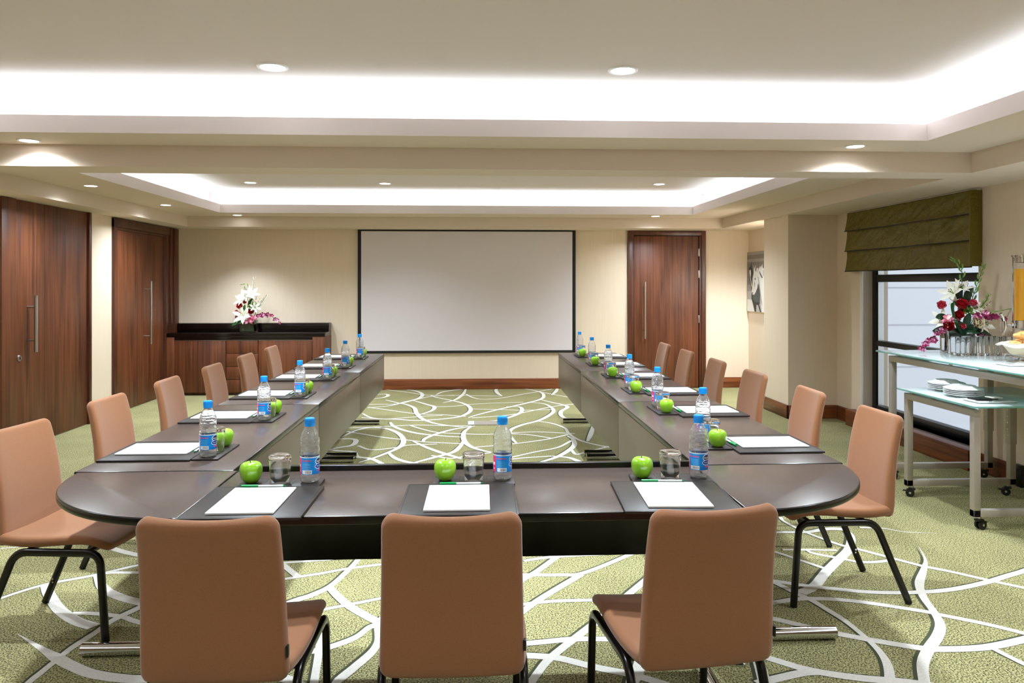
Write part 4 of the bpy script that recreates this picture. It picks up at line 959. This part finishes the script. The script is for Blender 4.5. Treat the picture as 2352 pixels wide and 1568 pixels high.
# right arrangement on the trolley (local x to the right, z up)
def arrangement_trolley(loc, rz):
    t = thing('flower_arrangement', 'tall arrangement of roses, lilies and orchids in a vase on the trolley', 'flowers', loc, rz, 'flower arrangements'); random.seed(3)
    vase(t, .185, .185, .10)
    S = 1.0
    spike(t, [(.0, .02, .15), (.02, .03, .38), (.045, .03, .56), (.02, .02, .66), (-.03, .02, .70)], 'leaflight', 12, .07)
    spike(t, [(.06, .02, .15), (.10, .03, .35), (.15, .03, .52), (.19, .02, .66)], 'leaflight', 14, .075)
    spike(t, [(.07, 0, .15), (.13, 0, .30), (.19, 0, .38), (.215, 0, .43)], 'leaflight', 7, .055)
    spike(t, [(.10, 0, .2), (.20, 0, .29), (.30, 0, .315), (.39, 0, .335)], 'leaflight', 10, .035)
    for c, ax, r in (((-.03, -.02, .44), (-.75, -.5, .55), .10), ((.015, -.02, .47), (.1, -.6, .9), .085), ((-.02, -.04, .38), (-.7, -.6, .0), .05), ((-.11, -.05, .24), (-.8, -.7, .2), .09), ((.14, -.05, .22), (.6, -.7, .05), .10), ((.095, -.05, .33), (.4, -.8, .4), .06)): lily(t, c, ax, r)
    for c, ax, r, m in (((-.125, -.06, .335), (-.3, -.7, .6), .048, 'rosepink'), ((-.005, -.08, .335), (0, -.7, .7), .060, 'rosered'), ((-.03, -.09, .272), (0, -1, .4), .05, 'rosered'), ((-.095, -.09, .185), (-.2, -1, .4), .058, 'rosered'), ((.075, -.06, .355), (.1, -.8, .6), .042, 'rosepink'), ((.085, -.10, .225), (.1, -1, .2), .062, 'creamrose'), ((-.01, -.11, .20), (0, -1, .2), .035, 'rosepink')): rose(t, c, ax, r, m)
    carnation(t, (-.095, -.09, .235), .055, 'pink'); carnation(t, (-.045, -.09, .245), .04, 'pink'); carnation(t, (.055, -.07, .30), .045, 'leaflight')
    orchid_spray(t, [(-.05, -.08, .18), (-.15, -.1, .15), (-.23, -.1, .08), (-.30, -.1, .02)], 'orchid', 'orchidlight', 13, .036)
    orchid_spray(t, [(.06, -.08, .24), (.15, -.09, .28), (.23, -.09, .27), (.29, -.09, .25)], 'orchid', 'orchid', 11, .034)
    orchid_spray(t, [(.05, -.1, .27), (.10, -.12, .275), (.13, -.12, .28)], 'orchid', 'orchidlight', 4, .045)
    orchid_spray(t, [(.08, -.05, .16), (.14, -.1, .14), (.17, -.1, .12)], 'orchid', 'orchidlight', 4, .03)
    blade(t, [(-.02, -.10, .16), (-.06, -.12, .26), (-.075, -.11, .36), (-.045, -.11, .36)], .022); blade(t, [(-.03, -.1, .17), (-.07, -.12, .28), (-.06, -.11, .38), (-.02, -.10, .34)], .016, 'leafdark')
    for pts in ([(-.06, -.05, .2), (-.13, -.08, .265), (-.18, -.08, .265)], [(.02, -.1, .16), (.02, -.12, .24), (.04, -.12, .30)], [(.03, -.1, .14), (.07, -.13, .2), (.12, -.13, .22)], [(.0, -.11, .14), (-.02, -.13, .2), (-.04, -.13, .24)], [(.03, .0, .3), (.0, -.02, .42), (.02, -.02, .5)], [(.05, -.03, .3), (.05, -.04, .42), (.085, -.04, .50)]): blade(t, pts, .055, 'leafdark')
    for pts in ([(-.08, -.05, .19), (-.15, -.1, .185), (-.21, -.1, .16)], [(.08, -.08, .16), (.12, -.12, .17), (.19, -.12, .13)], [(-.02, -.08, .16), (.04, -.13, .16), (.11, -.13, .155)]): blade(t, pts, .03, 'leafdark')
    twigs(t, [((.06, 0, .25), (.10, .0, .40)), ((.08, 0, .25), (.125, 0, .395)), ((.1, 0, .25), (.23, 0, .385)), ((.04, 0, .3), (.075, 0, .52)), ((.03, 0, .3), (.05, 0, .47)), ((.05, 0, .3), (.09, 0, .49))])
    return t
arrangement_trolley((3.645, 5.60, .9665), -.25)
def arrangement_sideboard(loc):
    t = thing('flower_arrangement', 'tall white and pink flower arrangement in a square vase on the sideboard', 'flowers', loc, 0, 'flower arrangements'); random.seed(5)
    vase(t, .19, .165)
    spike(t, [(0, .02, .15), (.04, .03, .4), (.045, .03, .55), (.07, .02, .74)], 'lily', 14, .085); spike(t, [(0, .02, .2), (.0, .03, .5), (-.03, .03, .64), (-.12, .02, .64)], 'leaflight', 8, .05)
    spike(t, [(.04, 0, .15), (.12, 0, .32), (.19, 0, .42), (.24, 0, .5)], 'lily', 13, .06); spike(t, [(0, .02, .3), (-.03, .03, .5), (-.07, .03, .62), (-.06, .02, .5)], 'leaflight', 6, .04)
    for c, ax, r in (((-.05, -.04, .44), (-.6, -.7, .5), .13), ((.04, -.04, .50), (.3, -.7, .6), .11), ((-.02, -.06, .47), (-.1, -.9, .5), .09), ((-.04, -.09, .225), (-.2, -1, .3), .13), ((-.10, -.07, .20), (-.7, -.8, .2), .08), ((.09, -.06, .33), (.5, -.8, .3), .08)): lily(t, c, ax, r)
    for c, ax, r, m in (((-.08, -.07, .34), (-.3, -.8, .4), .058, 'rosered'), ((.06, -.09, .27), (.1, -1, .3), .052, 'rosered'), ((-.12, -.07, .27), (-.4, -.8, .2), .04, 'rosepink'), ((-.03, -.06, .40), (0, -1, .3), .035, 'rosepink')): rose(t, c, ax, r, m)
    carnation(t, (.03, -.11, .14), .055, 'pink'); carnation(t, (.09, -.11, .17), .055, 'pink'); carnation(t, (.05, -.11, .19), .05, 'pink'); carnation(t, (.04, -.05, .34), .05, 'leaflight'); carnation(t, (.08, -.05, .37), .045, 'leaflight')
    orchid_spray(t, [(.10, -.08, .2), (.2, -.09, .24), (.32, -.09, .22), (.43, -.09, .13)], 'orchid', 'orchidlight', 16, .036)
    orchid_spray(t, [(-.05, -.08, .24), (-.12, -.09, .25), (-.15, -.09, .22)], 'orchid', 'rosepink', 5, .034)
    twigs(t, [((.05, 0, .25), (.06, 0, .5)), ((.06, 0, .25), (.11, 0, .5)), ((.05, 0, .25), (.15, 0, .46)), ((-.03, 0, .25), (-.18, 0, .42)), ((-.03, 0, .25), (-.13, 0, .44)), ((.05, 0, .25), (.20, 0, .47)), ((-.02, 0, .2), (-.17, 0, .35))])
    for pts in ([(.0, -.02, .3), (.02, -.03, .4), (.06, -.03, .46)], [(-.02, -.1, .15), (-.1, -.11, .14), (-.2, -.11, .10)], [(.04, -.03, .25), (.1, -.05, .33), (.15, -.05, .36)], [(.0, -.08, .2), (-.03, -.1, .3), (-.02, -.1, .38)]): blade(t, pts, .04, 'leaf')
arrangement_sideboard((-3.03, 10.46, .8305))

# ================================================================== BLIND
t = thing('roman_blind', 'olive green silk roman blind, partly lowered over the window', 'blind', (3.955, 6.87, 1.61))
q = MB(); q.box(.005, .04, -1.03, 1.045, .600, .628, 'wall_white', .003); q.build('head_rail', t)
L_ = 2.065
def tier(z1, z0, xoff, name, sag):
    q = MB()
    def f(u, v):
        y = -L_/2 + L_*u; z = z1 + (z0-z1)*v
        seam = min(abs(u - s) for s in (.14, .30, .46, .62, .80))
        e = min(1, u*12, (1-u)*12); n = e*noise.noise(Vector((y*5.5 + z*5, z*7, xoff*40)))*.022*math.sin(PI*min(1, v*1.1)) + e*noise.noise(Vector((y*17 + z*22, z*13, 3)))*.007*min(1, v*5)
        x = -xoff - .030*v**1.6 + n + (.007 if seam < .012 else 0)
        zz = z - sag*v*(math.sin(PI*u)*.5 + .12*math.sin(u*14)) 
        return Vector((x, y, zz))
    q.grid(f, 90, 16, 'blind')
    o = q.build(name, t, 80, False)
    m = o.modifiers.new('thickness', 'SOLIDIFY'); m.thickness = .003
    q = MB(); q.tube([f(k/60, 1.0) + Vector((-.0015, 0, 0)) for k in range(61)], .0045, 'piping', 6); q.build('piping', o)
tier(.615, .425, .012, 'fabric_fold', .010); tier(.45, .215, .010, 'fabric_fold', .010); tier(.24, .004, .008, 'fabric_fold', .006)
q = MB(); q.box(-.058, .040, -1.042, -1.028, .01, .61, 'blind', .002); q.box(-.012, .04, 1.030, 1.040, .01, .61, 'blind', .002); q.build('side_return', t)

# ================================================================== HORSE PICTURE
t = thing('horse_picture', 'black and white canvas of a white and a dark horse in the wall niche', 'picture', (3.93, 10.42, 1.095))
Wp, Hp = .66, .835
q = MB(); q.box(-.03, 0, -Wp/2, Wp/2, 0, Hp, 'paper', .002); q.build('canvas', t)
q = MB(); lay = [0]
def pp(poly, m):
    lay[0] += 1; x = -.0302 - lay[0]*.00012
    vs = [q.bm.verts.new((x, Wp/2 - Wp*max(0, min(1, u*.95)), Hp*(1-v))) for u, v in poly]; f = q.face(vs, m)
def band(v0, v1, m, u0=0, u1=1.06): pp([(u0, v0), (u1, v0), (u1, v1), (u0, v1)], m)
band(0, 1, 'h_bg'); band(.0, .05, 'h_bg3'); band(.12, .17, 'h_bg3'); band(.66, 1, 'h_bg2'); band(.80, 1, 'h_white', 0, .5); band(.55, .66, 'h_bg3', 0, .3)
pp([(.07, .17), (.13, .27), (.2, .245), (.27, .16), (.29, .26), (.37, .32), (.42, .45), (.45, .62), (.66, .55), (.78, .70), (.77, .86), (.74, .88), (.86, 1.0), (.79, 1.0), (.66, .885), (.57, .885), (.55, 1.0), (.46, 1.0), (.36, .88), (.27, .79), (.26, .66), (.22, .58), (.15, .48), (.14, .33), (.1, .28)], 'h_dark')
pp([(.34, .66), (.62, .58), (.74, .70), (.74, .84), (.5, .84), (.36, .78)], 'h_mid'); pp([(.14, .31), (.22, .295), (.24, .36), (.22, .42), (.29, .56), (.26, .60), (.19, .42), (.16, .37)], 'h_white')
pp([(.39, .22), (.46, .29), (.53, .225), (.57, .29), (.62, .27), (.72, .29), (.80, .24), (.83, .28), (.92, .21), (.93, .27), (1.06, .30), (1.06, 1.0), (.88, 1.0), (.84, .80), (.72, .56), (.66, .52), (.63, .60), (.52, .68), (.43, .72), (.31, .71), (.28, .66), (.33, .54), (.34, .44), (.40, .36), (.41, .28)], 'h_white')
pp([(.53, .24), (.57, .29), (.56, .34), (.51, .31)], 'h_dark'); pp([(.47, .445), (.52, .435), (.51, .47), (.46, .47)], 'h_dark'); pp([(.72, .32), (.80, .35), (.95, .44), (.88, .44), (.78, .38)], 'h_mid'); pp([(.33, .675), (.37, .68), (.36, .705), (.32, .705)], 'h_dark')
pp([(.66, .42), (.70, .42), (.80, .62), (.92, .9), (.86, .85), (.74, .6)], 'h_grey'); pp([(.70, .27), (.74, .27), (.66, .34), (.64, .34)], 'h_grey'); pp([(.97, .32), (1.0, .32), (1.0, .42), (.97, .40)], 'h_grey'); pp([(.44, .50), (.50, .52), (.48, .60), (.45, .58)], 'h_grey')
q.build('printed_image', t, recalc=False)

# ================================================================== FLOOR PLATE
q = MB(); q.box(-.065, .24, -.11, .11, .0, .005, 'cart', .002, mt=Matrix.Translation((0, 0, 0))); q.box(-.065, .0, -.108, .108, .005, .0056, 'papergrey')
o = q.build('floor_socket_cover'); o.location = (0, 8.13, .0022); tag(o, 'flat metal floor socket cover in the carpet between the table arms', 'floor socket')

# ================================================================== TROLLEYS
def castor(par, x, y, a):
    q = MB(); c = Vector((x, y, 0)); d = Vector((math.cos(a), math.sin(a), 0)); s = Vector((-d.y, d.x, 0))
    q.tube([c+Vector((0, 0, .062)), c+Vector((0, 0, .09))], .009, 'chrome', 10)
    q.box(-.022, .022, -.019, .019, .050, .064, 'black', .004, mt=Matrix.Translation(c) @ Matrix.Rotation(a, 4, 'Z'))
    w0 = c + d*.012 + Vector((0, 0, .029))
    for g in (-1, 1): q.tube([w0+s*g*.007, w0+s*g*.020], .028, 'black', 20)
    q.tube([w0-s*.022, w0+s*.022], .008, 'chrome', 10)
    q.box(.025, .058, -.012, .012, .036, .044, 'black', .003, mt=Matrix.Translation(c) @ Matrix.Rotation(a, 4, 'Z'))
    q.build('castor', par)
def trolley(label, x0, x1, y0, y1, top, gx0, gx1, gy0, gy1, gt):
    cx, cy = (x0+x1)/2, (y0+y1)/2; S = .042
    t = thing('serving_trolley', label, 'serving trolley', (cx, cy, 0), 0, 'nested glass serving trolleys')
    def b(name, bs, m='cart', bev=.002):
        q = MB()
        for a in bs: q.box(a[0]-cx, a[1]-cx, a[2]-cy, a[3]-cy, a[4], a[5], m, bev)
        return q.build(name, t)
    b('top_frame', [(x0, x0+S, y0, y1, top-S, top), (x1-S, x1, y0, y1, top-S, top), (x0+S, x1-S, y1-S, y1, top-S, top)] + ([(x0+S, x1-S, y0, y0+S, top-S, top)] if y0 < 4.3 else []))
    for xa, xb, ya, yb in ((x0, x0+S, y0, y0+S), (x0, x0+S, y1-S, y1), (x1-S, x1, y1-S, y1), (x1-S, x1, y0, y0+S)):
        lg = b('leg', [(xa, xb, ya, yb, .075, top-S)])
        if xb == x1 and yb == y1:
            q = MB(); q.box(xa-.004-cx, xb+.004-cx, ya-.004-cy, yb+.004-cy, .36, top-S-.04, 'cart', .002)
            for k in range(5): q.ball((xa-.004-cx, ya+.021-cy, .42+k*.045), .004, 'chrome', 6)
            q.build('height_sleeve', lg)
    b('foot_rail', [(x0, x1, y0, y0+S, .078, .12)]); b('foot_rail', [(x0, x1, y1-S, y1, .078, .12)])
    for x in (x0+.045, x1-.045):
        for y in (y0+S/2, y1-S/2): castor(t, x-cx, y-cy, .3 if y < cy else 2.6)
    for y in (y0+.12, (y0+y1)/2+.05, y1-.09):
        for x in (x0+S/2, x1-S/2):
            q = MB(); q.lathe([(0, 0), (.012, 0), (.012, gt-.012-top), (0, gt-.012-top)], 'chrome', 14, (x-cx, y-cy, top)); q.build('glass_standoff', t)
    q = MB(); q.box(gx0-cx, gx1-cx, gy0-cy, gy1-cy, gt-.012, gt, 'frostedge', .0015, top='frost'); q.build('glass_top', t)
    return t
trolley('taller serving trolley with frosted glass top carrying flowers and juice, at right edge', 3.155, 3.95, 4.12, 5.68, .935, 3.12, 3.97, 4.05, 5.80, .966)
trolley('lower serving trolley with frosted glass top holding plates, nested under the taller one', 3.0, 3.78, 4.45, 5.20, .722, 2.97, 3.80, 4.40, 5.24, .752)

GT, GS = .9665, .7525
# tall glasses
def mk_tall():
    q = MB(); q.lathe([(0, 0), (.030, 0), (.033, .004), (.0345, .06), (.036, .132), (.0345, .134), (.0335, .130), (.0320, .06), (.030, .020), (0, .016)], 'tallglass', 28); return q.build('tall_glass')
tg = mk_tall(); first = True
spots = [(3.475, 5.30), (3.560, 5.305), (3.645, 5.30), (3.730, 5.31), (3.815, 5.30), (3.495, 5.395), (3.580, 5.40), (3.665, 5.395), (3.750, 5.40), (3.835, 5.395)]
wh = ['leftmost of the front row', 'second from the left in the front row', 'middle of the front row', 'fourth from the left in the front row', 'rightmost of the front row',
      'leftmost of the back row', 'second from the left in the back row', 'middle of the back row', 'fourth from the left in the back row', 'rightmost of the back row']
for (x, y), n in zip(spots, wh):
    L = 'tall clear glass before the flowers, ' + n
    if first: tg.location = (x, y, GT); tag(tg, L, 'glass', 'tall glasses on the trolley'); first = False
    else: dup(tg, (x, y, GT), 0, L)
# plates
def mk_plate():
    q = MB(); q.lathe([(0, .004), (.060, .004), (.066, 0), (.070, .001), (.074, .006), (.112, .0165), (.117, .0185), (.117, .0205), (.110, .020), (.074, .0105), (.066, .008), (0, .008)], 'porcelain', 44); return q.build('plate')
pl = mk_plate(); first = True
on = ['bottom one', 'second from the bottom', 'middle one', 'fourth from the bottom', 'top one, turned upside down']
for sx, sy_, sn in ((3.225, 5.075, 'far'), (3.165, 4.80, 'near')):
    for k in range(5):
        L = 'white plate in the %s stack on the lower trolley, %s' % (sn, on[k]); z = GS + k*.0105
        if first: o = pl; tag(o, L, 'plate', 'stacked white plates'); first = False
        else: o = dup(pl, (0, 0, 0), 0, L)
        o.location = (sx, sy_, z)
        if k == 4: o.rotation_euler = (PI, 0, 0); o.location.z = z + .0325
# cutlery plate on the lower trolley
q = MB(); q.box(-.115, .115, -.075, .075, 0, .006, 'porcelain', .002); q.box(-.125, .125, -.085, .085, .006, .011, 'porcelain', .003); o = q.build('rectangular_dish'); o.location = (3.18, 4.58, GS); o.rotation_euler = (0, 0, .05)
tag(o, 'white rectangular dish with cutlery on the lower trolley', 'dish')
def fork(x, y, z, a, label, kind):
    q = MB(); q.box(-.09, .01, -.004, .004, 0, .0025, 'steel', .001)
    if kind == 'fork':
        q.box(.01, .03, -.009, .009, .001, .0035, 'steel', .001)
        for k in range(4): q.box(.03, .065, -.009+k*.005, -.0065+k*.005, .001, .003, 'steel', 0)
    else: q.ball((.04, 0, .003), .020, 'steel', 12, (1.5, .8, .25))
    o = q.build('serving_fork' if kind == 'fork' else 'dessert_spoon'); o.location = (x, y, z); o.rotation_euler = (0, 0, a); tag(o, label, 'cutlery')
q = MB(); q.box(-.085, .05, -.05, .05, 0, .010, 'black', .003); q.box(.02, .09, -.04, .03, .010, .016, 'cloth', .003); o = q.build('napkin_wallet'); o.location = (3.165, 4.59, GS+.0115); o.rotation_euler = (0, 0, .1); tag(o, 'dark folded napkin wallet lying on the white rectangular dish', 'napkin')
fork(3.22, 4.535, GS+.0115, .3, 'steel fork on the white rectangular dish', 'fork'); fork(3.15, 4.522, GS+.0115, -.1, 'steel dessert spoon on the white rectangular dish', 'spoon')
# juice dispenser
t = thing('juice_dispenser', 'tall glass juice dispenser with orange juice and chrome taps at right edge', 'drinks dispenser', (3.80, 5.08, GT))
q = MB(); R = .085
q.lathe([(0, .255), (R-.004, .255), (R, .26), (R, .70), (R-.005, .70), (R-.005, .262), (0, .262)], 'glass', 40); cyl = q.build('glass_cylinder', t)
q = MB(); q.lathe([(0, .2635), (R-.007, .2635), (R-.007, .617), (0, .617)], 'juice', 40); q.build('orange_juice', cyl)
q = MB(); q.lathe([(0, .695), (R-.006, .695), (R-.006, .662), (R-.014, .662), (R-.014, .700), (R+.006, .700), (R+.006, .712), (.03, .720), (.012, .73), (.012, .745), (0, .748)], 'chrome', 40); q.build('lid', t)
q = MB(); q.lathe([(0, 0), (.10, 0), (.10, .012), (.03, .018), (.022, .03), (.022, .19), (.04, .20), (R+.004, .21), (R+.004, .262), (R-.004, .262), (R-.004, .25), (0, .25)], 'chrome', 40)
q.build('stand', t)
for a in (PI, -PI/2-.25):
    d = Vector((math.cos(a), math.sin(a), 0)); q = MB(); z = Vector((0, 0, .236)); e = Vector((0, 0, 1))
    q.tube([d*R+z, d*(R+.075)+z], .009, 'chrome', 12); q.tube([d*(R+.02)+z, d*(R+.032)+z], .016, 'chrome', 12); q.tube([d*(R+.075)+z+e*.02, d*(R+.075)+z-e*.018, d*(R+.082)+z-e*.055], [.016, .017, .010], 'chrome', 12)
    q.tube([d*(R+.075)+z+e*.02, d*(R+.083)+z+e*.05, d*(R+.100)+z+e*.075], [.008, .007, .011], 'chrome', 10); q.build('tap', t)
# bread basket on wire stand
t = thing('bread_basket', 'round cream basket lined with a white napkin on a wire stand at right', 'basket', (3.60, 4.86, GT))
q = MB(); prof = [(0, .05), (.060, .05), (.066, .054)]
for k in range(9): prof += [(.068+k*.006, .058+k*.008), (.073+k*.006, .062+k*.008)]
prof += [(.116, .128), (.108, .126), (.06, .062), (0, .06)]
q.lathe(prof, 'wicker', 40); q.build('basket_bowl', t)
q = MB()
def nap(u, v):
    a = 2*PI*u; r = .055 + .075*v + .010*math.sin(a*5)*v + .006*math.sin(a*11+1)*v; z = .068 + .085*v - .045*max(0, v-.72)/.28 + .008*math.sin(a*4+2)*v
    r += .012*max(0, v-.72)/.28; return Vector((r*math.cos(a), r*math.sin(a), z))
q.grid(nap, 72, 10, 'cloth'); q.build('napkin_lining', t, 80, False)
q = MB()
for s in (-1, 1):
    q.tube(fillet([(s*.05, -.10, 0), (s*.05, -.085, .048), (s*.05, .085, .048), (s*.05, .10, 0)], .01), .004, 'chrome', 8)
q.tube([(-.05, -.085, .046), (.05, -.085, .046)], .0035, 'chrome', 8); q.tube([(-.05, .085, .046), (.05, .085, .046)], .0035, 'chrome', 8); q.build('wire_stand', t)
def mk_croissant():
    q = MB(); P = []; rr = []
    for k in range(25):
        u = k/24; a = -1.25 + 2.5*u; P.append((.055*math.sin(a), .055*(1-math.cos(a))-.02, 0)); rr.append((.006 + .024*math.sin(PI*u)**.8)*(1 + .10*math.sin(u*2*PI*5.5)))
    q.tube(P, rr, 'bread', 14); return q.build('croissant', None, 60)
cr = mk_croissant(); first = True
for (x, y, z, rx, rz, L) in ((-.058, .0, .114, .0, 1.57, 'left'), (.030, -.052, .114, 0, .1, 'front'), (.030, .054, .114, .0, 3.0, 'back'), (-.012, .0, .176, .1, .5, 'on top')):
    LL = 'golden croissant in the bread basket, ' + L
    if first: o = cr; tag(o, LL, 'croissant', 'croissants in the basket'); first = False
    else: o = dup(cr, (0, 0, 0), 0, LL)
    o.location = (3.60+x, 4.86+y, GT+z); o.rotation_euler = (rx, 0, rz)
# spoon plate, tongs
q = MB(); q.box(-.10, .10, -.07, .07, 0, .005, 'porcelain', .002); q.box(-.108, .108, -.078, .078, .005, .009, 'porcelain', .003); o = q.build('rectangular_dish'); o.location = (3.43, 4.66, GT); tag(o, 'white rectangular dish with a leaf-shaped server on the taller trolley', 'dish')
q = MB()
for s in (-1, 1): petal(q, (0, 0, .006), (-1, s*.35, .05), (0, 0, 1), .065, .034, .3, 'steel', 5, .5, .25)
q.tube(smooth3([(0, 0, .006), (.05, .002, .012), (.11, 0, .006)]), .003, 'steel', 8); o = q.build('cake_server'); o.location = (3.405, 4.665, GT+.010); tag(o, 'leaf-shaped steel server lying on the white dish of the taller trolley', 'cutlery')
q = MB()
for s in (-1, 1): q.tube(smooth3([(.10, 0, .008), (.05, s*.010, .007), (-.05, s*.014, .006), (-.10, s*.010, .006)]), [.004]*19, 'steel', 8); q.ball((-.11, s*.010, .006), .011, 'steel', 10, (1.5, .6, .4))
o = q.build('serving_tongs'); o.location = (3.77, 5.205-.28, GT); o.rotation_euler = (0, 0, .05); tag(o, 'steel serving tongs on the glass top before the juice dispenser', 'tongs')
